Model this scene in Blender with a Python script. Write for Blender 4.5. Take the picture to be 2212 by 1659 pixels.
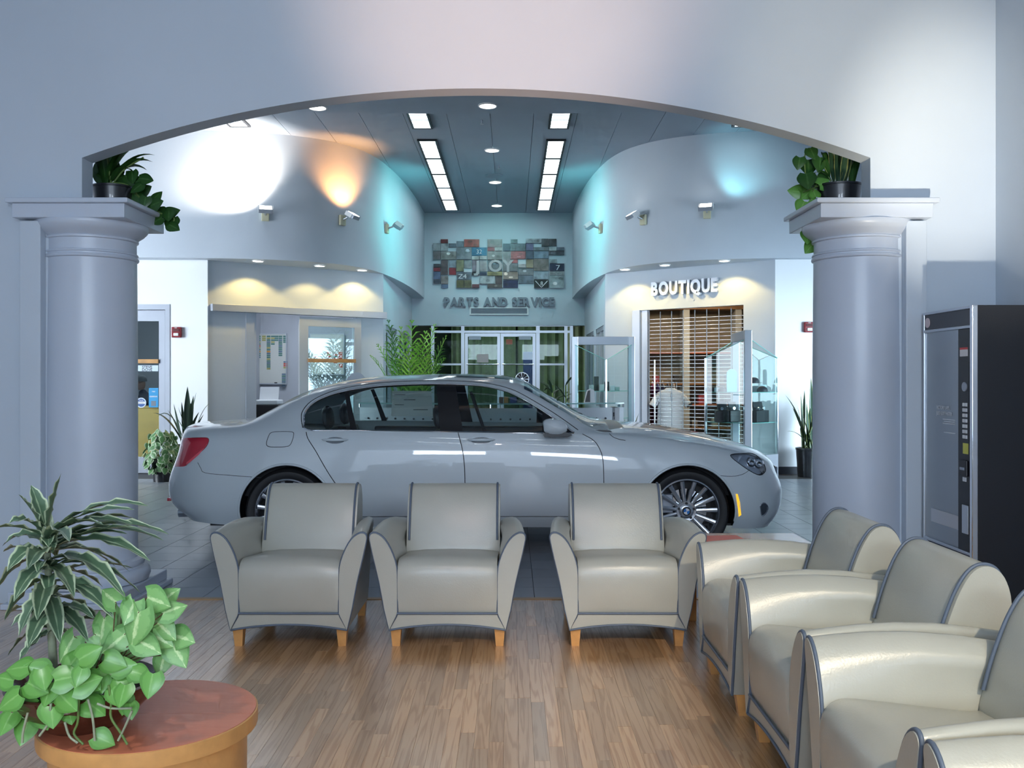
import bpy, bmesh, math, random
from mathutils import Vector, Matrix, Quaternion
from mathutils.bvhtree import BVHTree
random.seed(7)
PI = math.pi
S = bpy.context.scene
C = S.collection
for _o in list(bpy.data.objects): bpy.data.objects.remove(_o)

# ------------------------------------------------------------------ camera
FPX = 2000.0; CX = 1106.0; CY = 820.0; EYE = 1.40
cam_d = bpy.data.cameras.new('camera'); cam = bpy.data.objects.new('camera', cam_d); C.objects.link(cam)
cam.location = (0, 0, EYE); cam.rotation_euler = (PI/2, 0, 0)
cam_d.sensor_width = 36.0; cam_d.lens = 36.0*FPX/2212.0
cam_d.shift_y = -(829.5-CY)/2212.0
cam_d.clip_start = 0.05; cam_d.clip_end = 200
S.camera = cam

# ------------------------------------------------------------------ world, exposure
S.view_settings.view_transform = 'Standard'; S.view_settings.look = 'None'
S.view_settings.gamma = 1.0; S.view_settings.use_curve_mapping = False
S.view_settings.exposure = 0.0
S.cycles.use_denoising = True
S.cycles.use_adaptive_sampling = True; S.cycles.adaptive_threshold = 0.12; S.cycles.adaptive_min_samples = 12
S.cycles.max_bounces = 6; S.cycles.diffuse_bounces = 3; S.cycles.glossy_bounces = 3
S.cycles.transparent_max_bounces = 14; S.cycles.transmission_bounces = 3
S.cycles.sample_clamp_indirect = 4.0; S.cycles.caustics_reflective = False; S.cycles.caustics_refractive = False
W = bpy.data.worlds.new('daylight'); S.world = W; W.use_nodes = True
_bg = W.node_tree.nodes['Background']
_bg.inputs[0].default_value = (0.62, 0.76, 1.0, 1); _bg.inputs[1].default_value = 0.55

def lamp(name, kind, loc, target, energy, color, size=0.1, angle=60, blend=0.6, parent=None):
    d = bpy.data.lights.new(name, kind); d.energy = energy; d.color = color
    if kind == 'SPOT':
        d.spot_size = math.radians(angle); d.spot_blend = blend; d.shadow_soft_size = size
    elif kind == 'AREA':
        d.shape = 'RECTANGLE'; d.size = size[0]; d.size_y = size[1]
    else: d.shadow_soft_size = size
    o = bpy.data.objects.new(name, d); C.objects.link(o); o.location = loc
    v = Vector(target)-Vector(loc)
    o.rotation_euler = v.to_track_quat('-Z', 'Y').to_euler()
    if parent:
        bpy.context.view_layer.update()
        o.parent = parent; o.matrix_parent_inverse = parent.matrix_world.inverted()
    return o

WARM = (1.0, 0.80, 0.52); WARM2 = (1.0, 0.88, 0.70); COOL = (0.70, 0.86, 1.0); CYAN = (0.16, 0.92, 0.86)
# daylight through the glazed fronts: behind the viewer and at both ends of the showroom
lamp('daylight_front', 'AREA', (-0.3, -4.8, 1.9), (-0.3, 0, 1.7), 115, (0.64, 0.79, 1.0), (6.2, 2.8))
lamp('sky_streak_left', 'AREA', (-1.37, -4.75, 2.75), (-1.37, 0, 2.3), 110, (0.72, 0.85, 1.0), (1.65, .75))  # bright bands added at the front windows to streak the car paint
lamp('sky_streak_right', 'AREA', (1.40, -4.75, 2.75), (1.40, 0, 2.3), 120, (0.72, 0.85, 1.0), (1.8, .75))
_w = lamp('daylight_west', 'AREA', (-10.3, 9.6, 2.2), (-4.9, 13.8, 2.1), 200, (0.82, 0.91, 1.0), (4.0, 3.0))
_e = lamp('daylight_east', 'AREA', (8.2, 9.4, 1.5), (4.6, 13.8, 1.1), 125, (0.66, 0.85, 1.0), (4.0, 2.2))
_w.data.spread = math.radians(75); _e.data.spread = math.radians(60)

# ------------------------------------------------------------------ helpers
def P(px, py, Y): return Vector(((px-CX)/FPX*Y, Y, EYE-(py-CY)/FPX*Y))
def PX(px, Y): return (px-CX)/FPX*Y
def PZ(py, Y): return EYE-(py-CY)/FPX*Y

MATS = {}
def mat(name, col=(.8,.8,.8), rough=.5, metal=0, bump=0, bscale=60, var=0, vscale=4, spec=.5, emit=0, coat=0, alpha=1, objcol=False, trans=0):
    if name in MATS: return MATS[name]
    m = bpy.data.materials.new(name); m.use_nodes = True; n = m.node_tree.nodes; l = m.node_tree.links
    b = n['Principled BSDF']
    b.inputs['Base Color'].default_value = (*col, 1); b.inputs['Roughness'].default_value = rough
    b.inputs['Metallic'].default_value = metal; b.inputs['Specular IOR Level'].default_value = spec
    b.inputs['Coat Weight'].default_value = coat; b.inputs['Coat Roughness'].default_value = .025
    if emit:
        b.inputs['Emission Color'].default_value = (*col, 1); b.inputs['Emission Strength'].default_value = emit
    tc = n.new('ShaderNodeTexCoord')
    src = None
    if objcol:
        oi = n.new('ShaderNodeObjectInfo'); src = oi.outputs['Color']; l.new(src, b.inputs['Base Color'])
    if var:
        nz = n.new('ShaderNodeTexNoise'); nz.inputs['Scale'].default_value = vscale; nz.inputs['Detail'].default_value = 4
        l.new(tc.outputs['Object'], nz.inputs['Vector'])
        mr = n.new('ShaderNodeMapRange'); mr.inputs[1].default_value = .3; mr.inputs[2].default_value = .7
        mr.inputs[3].default_value = 1-var; mr.inputs[4].default_value = 1+var*.4
        l.new(nz.outputs['Fac'], mr.inputs[0])
        mx = n.new('ShaderNodeMix'); mx.data_type = 'RGBA'; mx.blend_type = 'MULTIPLY'; mx.inputs['Factor'].default_value = 1
        if src: l.new(src, mx.inputs['A'])
        else: mx.inputs['A'].default_value = (*col, 1)
        l.new(mr.outputs[0], mx.inputs['B']); l.new(mx.outputs['Result'], b.inputs['Base Color'])
    if bump:
        nb = n.new('ShaderNodeTexNoise'); nb.inputs['Scale'].default_value = bscale; nb.inputs['Detail'].default_value = 3
        l.new(tc.outputs['Object'], nb.inputs['Vector'])
        bp = n.new('ShaderNodeBump'); bp.inputs['Strength'].default_value = bump; bp.inputs['Distance'].default_value = .004
        l.new(nb.outputs['Fac'], bp.inputs['Height']); l.new(bp.outputs[0], b.inputs['Normal'])
    MATS[name] = m; return m

def glassmat(name, tint=(.9,.97,.95), refl=.12, rough=.0):
    if name in MATS: return MATS[name]
    m = bpy.data.materials.new(name); m.use_nodes = True; n = m.node_tree.nodes; l = m.node_tree.links
    n.remove(n['Principled BSDF'])
    t = n.new('ShaderNodeBsdfTransparent'); t.inputs[0].default_value = (*tint, 1)
    g = n.new('ShaderNodeBsdfGlossy'); g.inputs['Roughness'].default_value = rough; g.inputs[0].default_value = (.95,.98,1,1)
    lw = n.new('ShaderNodeLayerWeight'); lw.inputs[0].default_value = .5
    f = n.new('ShaderNodeMath'); f.operation = 'POWER'; f.inputs[1].default_value = 5; l.new(lw.outputs['Facing'], f.inputs[0])
    ad = n.new('ShaderNodeMath'); ad.operation = 'MULTIPLY_ADD'; ad.use_clamp = True; ad.inputs[1].default_value = .75; ad.inputs[2].default_value = refl
    l.new(f.outputs[0], ad.inputs[0])
    mx = n.new('ShaderNodeMixShader'); l.new(ad.outputs[0], mx.inputs[0]); l.new(t.outputs[0], mx.inputs[1]); l.new(g.outputs[0], mx.inputs[2])
    l.new(mx.outputs[0], n['Material Output'].inputs[0]); MATS[name] = m; return m

def stripemat(name, c_mid, c_edge, rough=.45, n_str=1.0, vein=None):
    """leaf colour by UV: u across (0.5 = midrib), v along"""
    if name in MATS: return MATS[name]
    m = bpy.data.materials.new(name); m.use_nodes = True; n = m.node_tree.nodes; l = m.node_tree.links
    b = n['Principled BSDF']; b.inputs['Roughness'].default_value = rough
    uv = n.new('ShaderNodeUVMap'); sp = n.new('ShaderNodeSeparateXYZ'); l.new(uv.outputs[0], sp.inputs[0])
    s1 = n.new('ShaderNodeMath'); s1.operation = 'SUBTRACT'; s1.inputs[1].default_value = .5; l.new(sp.outputs[0], s1.inputs[0])
    ab = n.new('ShaderNodeMath'); ab.operation = 'ABSOLUTE'; l.new(s1.outputs[0], ab.inputs[0])
    nz = n.new('ShaderNodeTexNoise'); nz.inputs['Scale'].default_value = 6; l.new(uv.outputs[0], nz.inputs[0])
    ma = n.new('ShaderNodeMath'); ma.operation = 'MULTIPLY_ADD'; l.new(nz.outputs[0], ma.inputs[0]); ma.inputs[1].default_value = .22*n_str; l.new(ab.outputs[0], ma.inputs[2])
    cr = n.new('ShaderNodeValToRGB'); l.new(ma.outputs[0], cr.inputs[0])
    e = cr.color_ramp.elements
    if vein:
        e[0].position = .11*n_str+.01; e[0].color = (*vein, 1); e[1].position = .14*n_str+.04; e[1].color = (*c_mid, 1)
        x = cr.color_ramp.elements.new(.34+.11*n_str); x.color = (*c_mid, 1); x = cr.color_ramp.elements.new(.40+.11*n_str); x.color = (*c_edge, 1)
    else:
        e[0].position = .40; e[0].color = (*c_mid, 1); e[1].position = .50; e[1].color = (*c_edge, 1)
    l.new(cr.outputs[0], b.inputs['Base Color'])
    b.inputs['Subsurface Weight'].default_value = 0
    MATS[name] = m; return m

class MB:
    def __init__(s): s.v = []; s.f = []; s.uv = None
    def add(s, vs, fs):
        o = len(s.v); s.v += [tuple(v) for v in vs]; s.f += [tuple(i+o for i in f) for f in fs]; return s
    def box(s, x0, x1, y0, y1, z0, z1):
        return s.add([(x0,y0,z0),(x1,y0,z0),(x1,y1,z0),(x0,y1,z0),(x0,y0,z1),(x1,y0,z1),(x1,y1,z1),(x0,y1,z1)],
              [(0,3,2,1),(4,5,6,7),(0,1,5,4),(1,2,6,5),(2,3,7,6),(3,0,4,7)])
    def bbox(s, x0, x1, y0, y1, z0, z1, r=.01):
        """box with chamfered edges (rounded cuboid, one step)"""
        bm = bmesh.new(); bmesh.ops.create_cube(bm, size=1)
        for v in bm.verts:
            v.co = Vector(((x0+x1)/2+v.co.x*(x1-x0), (y0+y1)/2+v.co.y*(y1-y0), (z0+z1)/2+v.co.z*(z1-z0)))
        bmesh.ops.bevel(bm, geom=bm.edges[:], offset=r, segments=2, profile=.5, affect='EDGES', clamp_overlap=True)
        bm.verts.index_update()
        s.add([v.co[:] for v in bm.verts], [[v.index for v in f.verts] for f in bm.faces]); bm.free(); return s
    def obox(s, M, hx, hy, hz):
        b = MB().box(-hx,hx,-hy,hy,-hz,hz)
        return s.add([tuple(M @ Vector(v)) for v in b.v], b.f)
    def lathe(s, prof, n=32, c=(0,0,0), axis='z', cap0=True, cap1=True, a0=0, a1=2*PI):
        full = abs(a1-a0-2*PI) < 1e-6; m = n if full else n+1; vs = []; fs = []
        for r, z in prof:
            for i in range(m):
                a = a0+(a1-a0)*i/n; x, y = r*math.cos(a), r*math.sin(a)
                vs.append({'z':(c[0]+x,c[1]+y,c[2]+z),'y':(c[0]+x,c[1]+z,c[2]-y),'x':(c[0]+z,c[1]+x,c[2]+y)}[axis])
        for j in range(len(prof)-1):
            for i in range(n if full else n):
                k = (i+1) % m if full else i+1
                fs.append((j*m+i, j*m+k, (j+1)*m+k, (j+1)*m+i))
        if full:
            if cap0: fs.append(tuple(range(m-1,-1,-1)))
            if cap1: fs.append(tuple((len(prof)-1)*m+i for i in range(m)))
        return s.add(vs, fs)
    def tube(s, pts, r, n=8, cap=True, closed=False):
        pts = [Vector(p) for p in pts]; N = len(pts); vs = []; fs = []
        up = None
        for i, p in enumerate(pts):
            a = pts[(i-1) % N] if (closed or i > 0) else p; b = pts[(i+1) % N] if (closed or i < N-1) else p
            t = (b-a).normalized() if (b-a).length > 1e-9 else Vector((0,0,1))
            if up is None:
                up = Vector((0,0,1)) if abs(t.z) < .9 else Vector((1,0,0))
            u = t.cross(up)
            if u.length < 1e-6: u = t.orthogonal()
            u.normalize(); w = u.cross(t).normalized(); up = w
            rr = r[i] if isinstance(r, (list, tuple)) else r
            for k in range(n):
                q = 2*PI*k/n; vs.append(tuple(p+u*rr*math.cos(q)+w*rr*math.sin(q)))
        M = N if closed else N-1
        for i in range(M):
            j = (i+1) % N
            for k in range(n): fs.append((i*n+k, i*n+(k+1) % n, j*n+(k+1) % n, j*n+k))
        if cap and not closed:
            fs.append(tuple(range(n-1,-1,-1))); fs.append(tuple((N-1)*n+k for k in range(n)))
        return s.add(vs, fs)
    def grid(s, rows, closed_u=False, cap=False):
        """rows: list of lists of points"""
        n = len(rows[0]); vs = [tuple(p) for r in rows for p in r]; fs = []
        for j in range(len(rows)-1):
            for i in range(n if closed_u else n-1):
                k = (i+1) % n; fs.append((j*n+i, j*n+k, (j+1)*n+k, (j+1)*n+i))
        if cap:
            fs.append(tuple(range(n-1,-1,-1))); fs.append(tuple((len(rows)-1)*n+i for i in range(n)))
        return s.add(vs, fs)
    def prism(s, poly, fn0, fn1):
        """poly: 2D points; fn0/fn1 map 2D to the two 3D faces"""
        n = len(poly); vs = [fn0(*p) for p in poly]+[fn1(*p) for p in poly]
        fs = [tuple(range(n-1,-1,-1)), tuple(range(n,2*n))]+[(i,(i+1)%n,n+(i+1)%n,n+i) for i in range(n)]
        return s.add(vs, fs)
    def mesh(s, name, smooth=None):
        me = bpy.data.meshes.new(name); me.from_pydata([tuple(v) for v in s.v], [], s.f)
        bm = bmesh.new(); bm.from_mesh(me)
        if s.uv is None: bmesh.ops.recalc_face_normals(bm, faces=bm.faces)
        if smooth is not None:
            ca = math.radians(smooth)
            for f in bm.faces: f.smooth = True
            for e in bm.edges:
                e.smooth = len(e.link_faces) == 2 and e.calc_face_angle(0) < ca
        if s.uv:
            ul = bm.loops.layers.uv.new('UVMap'); bm.verts.ensure_lookup_table()
            for f in bm.faces:
                for lp in f.loops: lp[ul].uv = s.uv[lp.vert.index]
        bm.to_mesh(me); bm.free(); return me

def ob(name, mb, m, parent=None, smooth=None, loc=None, rotz=0, col=None):
    me = mb if isinstance(mb, bpy.types.Mesh) else mb.mesh(name, smooth)
    o = bpy.data.objects.new(name, me); C.objects.link(o)
    if m is not None and not me.materials: me.materials.append(m)
    if parent: o.parent = parent
    if loc: o.location = loc
    if rotz: o.rotation_euler = (0,0,rotz)
    if col: o.color = (*col, 1)
    return o
def thing(name, label, cat, loc=(0,0,0), rotz=0, group=None):
    o = bpy.data.objects.new(name, None); C.objects.link(o); o.location = loc; o.rotation_euler = (0,0,rotz)
    o.empty_display_size = .1; o['label'] = label; o['category'] = cat
    if group: o['group'] = group
    return o
def tag(o, label, cat, group=None):
    o['label'] = label; o['category'] = cat
    if group: o['group'] = group
    return o
def struct(name, mb, m, smooth=None):
    o = ob(name, mb, m, None, smooth); o['kind'] = 'structure'; return o
def copy_tree(o, parent=None):
    c = o.copy(); C.objects.link(c); c.parent = parent
    for ch in list(o.children): copy_tree(ch, c)
    return c
def spline(pts, sub=6, closed=False):
    """Catmull-Rom through points of any dimension"""
    pts = [tuple(p) for p in pts]; N = len(pts); out = []
    for i in range(N if closed else N-1):
        p0 = pts[(i-1) % N] if closed or i > 0 else tuple(2*a-b for a, b in zip(pts[0], pts[1]))
        p1 = pts[i]; p2 = pts[(i+1) % N]
        p3 = pts[(i+2) % N] if closed or i < N-2 else tuple(2*a-b for a, b in zip(pts[-1], pts[-2]))
        for k in range(sub):
            t = k/sub
            out.append(tuple(.5*((2*b)+(-a+c)*t+(2*a-5*b+4*c-d)*t*t+(-a+3*b-3*c+d)*t**3) for a,b,c,d in zip(p0,p1,p2,p3)))
    if not closed: out.append(pts[-1])
    return out
FONT = bpy.data.fonts.load('<builtin>') if False else None
def textmesh(txt, size, extrude=.0, bold=0.0, sx=1.0, align='LEFT'):
    cu = bpy.data.curves.new('lettering', 'FONT'); cu.body = txt; cu.size = size; cu.extrude = extrude; cu.offset = bold
    cu.align_x = align; cu.resolution_u = 3
    o = bpy.data.objects.new('lettering_tmp', cu); C.objects.link(o)
    dg = bpy.context.evaluated_depsgraph_get(); me = bpy.data.meshes.new_from_object(o.evaluated_get(dg))
    bpy.data.objects.remove(o); bpy.data.curves.remove(cu)
    for v in me.vertices: v.co.x *= sx
    return me
def text(name, txt, size, m, parent, M, extrude=.001, bold=0, sx=1, align='CENTER'):
    me = textmesh(txt, size, extrude, bold, sx, align); me.materials.append(m)
    o = bpy.data.objects.new(name, me); C.objects.link(o); o.matrix_local = M
    if parent: o.parent = parent
    return o
def frame_m(origin, xdir, updir=(0,0,1)):
    """matrix whose X runs along xdir, Y up, Z out toward the reader"""
    x = Vector(xdir).normalized(); y = Vector(updir).normalized(); z = x.cross(y)
    M = Matrix((x, y, z)).transposed().to_4x4(); M.translation = Vector(origin); return M
# ================================================================== the setting
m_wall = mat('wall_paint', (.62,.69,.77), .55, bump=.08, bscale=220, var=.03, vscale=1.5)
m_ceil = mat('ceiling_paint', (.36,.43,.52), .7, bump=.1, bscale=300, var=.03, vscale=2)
m_col = mat('column_paint', (.62,.68,.78), .30, bump=.05, bscale=200, var=.03, vscale=2)
m_dark = mat('dark_floor_edge', (.05,.055,.065), .5, var=.2)
m_alu = mat('satin_aluminium', (.62,.66,.72), .32, metal=.75)
m_alu2 = mat('grey_frame', (.42,.46,.53), .4, metal=.3)
m_chrome = mat('polished_chrome', (.85,.87,.9), .08, metal=1)
m_black = mat('black_plastic', (.015,.015,.018), .35, var=.1)
m_white = mat('white_plastic', (.82,.84,.86), .4)
m_glass = glassmat('clear_glass', (.86,.95,.94), .06)
m_glass_edge = mat('glass_edge', (.25,.62,.58), .15)
m_paper = mat('white_paper', (.85,.86,.88), .7)
m_ink = mat('dark_ink', (.05,.05,.06), .7)
m_wood = mat('light_maple', (.62,.33,.12), .35, var=.2, vscale=9)
m_any = mat('coloured', (.5,.5,.5), .5, objcol=True)
m_photo = mat('printed_photo', (.5,.5,.5), .35, objcol=True, var=.55, vscale=9)

m_wwhite = mat('daylit_white_paint', (.88,.91,.94), .5, bump=.08, bscale=220)  # white paint, made lighter in part to stand in for daylight
# ---- arch wall between lounge and showroom
WY0, WY1 = 5.80, 5.95
OX0, OX1 = -2.694, 2.245
AXC = (OX0+OX1)/2; ACH = (OX1-OX0)/2
ZS, ZA = 2.79, 3.224
AR = (ACH**2+(ZA-ZS)**2)/(2*(ZA-ZS))
def arch_z(x): return ZA-AR+math.sqrt(AR*AR-(x-AXC)**2)
XL, XR = -3.75, 3.03; ZC1 = 4.45
xs = [OX0+(OX1-OX0)*i/64 for i in range(65)]
poly = [(XL,2.50),(OX0,2.50)]+[(x,arch_z(x)) for x in xs]+[(OX1,2.50),(XR,2.50),(XR,ZC1)]+[(x,ZC1) for x in reversed(xs)]+[(XL,ZC1)]
b = MB()
n = len(poly)
b.v = [(p[0],WY0,p[1]) for p in poly]+[(p[0],WY1,p[1]) for p in poly]
# front/back as quads strips between arch and top
top0 = 2+65+3   # index of first reversed top point
def strip(o, flip):
    out = []
    for i in range(64):
        a, c = 2+i, 2+i+1; d, e = top0+64-(i+1), top0+64-i
        out.append((a+o, c+o, d+o, e+o))
    out.append((0+o,1+o,2+o,top0+64+o,top0+65+o)); out.append((66+o,67+o,68+o,69+o,70+o))
    return [tuple(reversed(f)) for f in out] if flip else out
b.f = strip(0, False)+strip(n, True)+[(i,(i+1)%n,n+(i+1)%n,n+i) for i in range(n)]
struct('wall_arch', b, m_wall, 30)
struct('wall_left_pier', MB().box(XL,-2.72,WY0,WY1,0,2.50), m_wall)
struct('wall_right_pier', MB().box(2.26,XR,WY0,WY1,0,2.50), m_wall)
struct('trim_1', MB().bbox(2.44,2.57,5.73,WY0-.001,0,2.385,.006), m_wall)
struct('trim_2', MB().bbox(-3.05,-2.92,5.73,WY0-.001,0,2.385,.006), m_wall)
struct('wall_right', MB().box(XR,XR+.15,-5.0,WY1,0,ZC1), m_wall)
struct('wall_left', MB().box(XL-.15,XL,-5.0,WY1,0,ZC1), m_wall)
# lounge ceiling and glazed front behind the viewer
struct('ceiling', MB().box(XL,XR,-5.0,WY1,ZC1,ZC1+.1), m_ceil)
struct('wall_front', MB().box(XL,XR,-5.15,-5.0,3.7,ZC1).box(XL,XR,-5.15,-5.0,0,.45), m_wall)
fr = MB()
for x in (-3.7,-2.35,-1.0,.35,1.7,2.95): fr.box(x-.04,x+.04,-5.12,-5.03,.45,3.7)
fr.box(XL,XR,-5.12,-5.03,2.5,2.58)
struct('window_1', fr, m_alu2)
struct('ground_outside', MB().box(-60,60,-60,80,-.25,-.2), mat('pavement', (.30,.32,.34), .8, var=.1))

# ---- showroom shell
HC = 5.05; YF = 20.28; ZB = 3.18
A = Vector((-4.53,13.80)); B = Vector((-2.17,15.60)); Cc = Vector((3.90,13.72)); D = Vector((1.57,15.60))
curveL = [(-9.0,13.5),(-7.2,13.5),(-5.6,13.5),(-4.6,13.55),(-3.7,13.70),(-3.0,14.0),(-2.52,14.5),(-2.24,15.2),(-2.08,16.2),(-1.98,17.4),(-1.93,18.8),(-1.92,YF)]
cl = spline(curveL, 6)
def bulk(pts, xo): 
    b = MB(); poly = [tuple(p) for p in pts]+[(pts[-1][0],YF+.3),(xo,YF+.3)]
    n = len(poly)
    b.v = [(x,y,ZB) for x,y in poly]+[(x,y,HC+.02) for x,y in poly]
    b.f = [tuple(range(n)), tuple(range(2*n-1,n-1,-1))]+[(i,(i+1)%n,n+(i+1)%n,n+i) for i in range(n)]
    return b
struct('wall_bulkhead_left', bulk(cl,-9.0), m_wall, 30)
struct('wall_bulkhead_right', bulk([(-.6-x,y) for x,y in cl],8.4), m_wall, 30)
struct('wall_back', MB().box(-2.2,1.6,YF,YF+.3,2.586,HC+.02), m_wall)
def wbox(b, p0, p1, s0, s1, z0, z1, y0=0.0, y1=.12, r=0):
    """box along the line p0->p1, from distance s0 to s1, between offsets y0..y1 behind the line"""
    d = (p1-p0).normalized(); nrm = Vector((-d.y, d.x))
    if nrm.y < 0: nrm = -nrm
    t = MB()
    if r: t.bbox(s0,s1,y0,y1,z0,z1,r)
    else: t.box(s0,s1,y0,y1,z0,z1)
    b.add([(p0.x+d.x*v[0]+nrm.x*v[1], p0.y+d.y*v[0]+nrm.y*v[1], v[2]) for v in t.v], t.f); return b
def on_line(px, p0, p1):
    k = (px-CX)/FPX; d = p1-p0
    t = (k*p0.y-p0.x)/(d.x-k*d.y); return t*d.length
def line_m(p0, p1, s, z, off=.0):
    d = (p1-p0).normalized(); nrm = Vector((-d.y, d.x)); nrm = -nrm if nrm.y < 0 else nrm
    return frame_m((p0.x+d.x*s-nrm.x*off, p0.y+d.y*s-nrm.y*off, z), (d.x, d.y, 0))
def line_p(p0, p1, s, off, z):
    d = (p1-p0).normalized(); nrm = Vector((-d.y, d.x)); nrm = -nrm if nrm.y < 0 else nrm
    return Vector((p0.x+d.x*s-nrm.x*off, p0.y+d.y*s-nrm.y*off, z))
LAB = (B-A).length; LDC = (Cc-D).length
# white wall left with door opening, white wall right
YW = 13.78
dX0, dX1 = -6.12, -5.09
struct('wall_white_left', MB().box(-9,dX0,YW,YW+.15,0,ZB).box(dX1,A.x,YW,YW+.15,0,ZB).box(dX0,dX1,YW,YW+.15,2.52,ZB), m_wwhite)
struct('wall_white_right', MB().box(Cc.x,8.4,YW-.06,YW+.09,0,ZB), m_wwhite)
# office wall (left, angled)
oS0, oS1 = on_line(533,A,B), on_line(768,A,B)
b = MB(); wbox(b,A,B,0,oS0,0,ZB); wbox(b,A,B,oS1,LAB,0,ZB); wbox(b,A,B,oS0,oS1,2.44,ZB)
struct('wall_office', b, m_wall)
gS0, gS1 = on_line(1385,D,Cc), on_line(1606,D,Cc)
b = MB(); wbox(b,D,Cc,0,gS0-.16,0,ZB); wbox(b,D,Cc,gS1,LDC,0,ZB); wbox(b,D,Cc,gS0-.16,gS1,2.535,ZB)
struct('wall_boutique', b, m_wall)
# corridor side walls with windows
def side_wall(name, x0, x1, sgn):
    p0 = Vector((x0,15.62)); p1 = Vector((x1,YF)); d = p1-p0
    b = MB(); nx = sgn*.12
    def q(b, s0, s1, z0, z1):
        y0 = p0.y+d.y*s0; y1 = p0.y+d.y*s1
        b.box(min(x0,x0+nx),max(x0,x0+nx),y0,y1,z0,z1)
    q(b,0,.10,0,ZB); q(b,.42,.52,0,ZB); q(b,.9,1,0,ZB)
    for s0,s1 in ((.10,.42),(.52,.9)): q(b,s0,s1,2.35,ZB); q(b,s0,s1,0,.9)
    struct(name, b, m_wall)
side_wall('wall_corridor_left', -2.19, -2.19, -1)
side_wall('wall_corridor_right', 1.59, 1.59, 1)
k = 2
for x, sg in ((-2.19,-1),(1.59,1)):
    for s0, s1 in ((.10,.42),(.52,.9)):
        y0 = 15.62+(YF-15.62)*s0; y1 = 15.62+(YF-15.62)*s1; xx = x+sg*.04
        b = MB()
        for yy in (y0+.04,(y0+y1)/2,y1-.04): b.box(xx-.03,xx+.03,yy-.04,yy+.04,.9,2.35)
        for z in (.94,2.31): b.box(xx-.03,xx+.03,y0,y1,z-.04,z+.04)
        w = struct('window_%d'%k, b, m_alu2); k += 1
        ob('pane', MB().box(xx-.004,xx+.004,y0,y1,.9,2.35), m_glass, w)
# rooms behind: back shells
m_room = mat('office_wall', (.50,.52,.58), .7, var=.04)
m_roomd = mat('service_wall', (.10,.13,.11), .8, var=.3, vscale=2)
struct('wall_office_back', MB().box(-9,-2.45,17.6,17.7,0,ZB).box(-9.0,-8.9,13.95,17.6,0,ZB), m_room)
struct('wall_office_side', MB().box(-4.85,-4.78,13.95,17.6,0,ZB), m_room)
struct('wall_boutique_back', MB().box(1.75,8.4,18.2,18.3,0,ZB).box(8.3,8.4,13.9,18.2,0,ZB), mat('boutique_wall', (.30,.25,.18), .7, var=.15, vscale=3))
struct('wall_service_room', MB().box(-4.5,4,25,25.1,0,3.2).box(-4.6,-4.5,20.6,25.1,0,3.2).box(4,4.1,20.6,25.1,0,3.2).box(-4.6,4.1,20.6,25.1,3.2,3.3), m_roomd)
# ---- ceiling of the showroom
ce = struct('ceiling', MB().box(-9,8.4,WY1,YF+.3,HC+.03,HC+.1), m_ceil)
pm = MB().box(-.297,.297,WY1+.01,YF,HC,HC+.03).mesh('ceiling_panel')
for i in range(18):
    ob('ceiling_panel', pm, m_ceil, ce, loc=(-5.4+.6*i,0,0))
ds = []
for i in range(41):
    x = -9+17.4*i/40; u = (x+.3)/3.0
    ds.append((x, 12.2-.16*min(u*u,1.6)))
b = MB(); n = len(ds)+2; poly = ds+[(8.4,WY1+.005),(-9,WY1+.005)]
b.v = [(x,y,4.9) for x,y in poly]+[(x,y,HC-.004) for x,y in poly]
b.f = [tuple(range(n)), tuple(range(2*n-1,n-1,-1))]+[(i,(i+1)%n,n+(i+1)%n,n+i) for i in range(n)]
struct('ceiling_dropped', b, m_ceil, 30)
# glazed ends of the showroom, out of view
for nm, x in (('window_6',-9.0),('window_7',8.4)):
    b = MB()
    for i in range(7): b.box(x-.05,x+.05,5.95+1.25*i,6.05+1.25*i,0,4.9)
    b.box(x-.05,x+.05,5.95,13.6,2.4,2.5).box(x-.05,x+.05,5.95,13.6,4.4,5.1).box(x-.05,x+.05,5.95,13.6,0,.3)
    struct(nm, b, m_alu2)
struct('wall_side_left', MB().box(-9,XL-.15,WY0,WY1,0,HC), m_wall)
struct('wall_side_right', MB().box(XR+.15,8.4,WY0,WY1,0,HC), m_wall)

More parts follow.
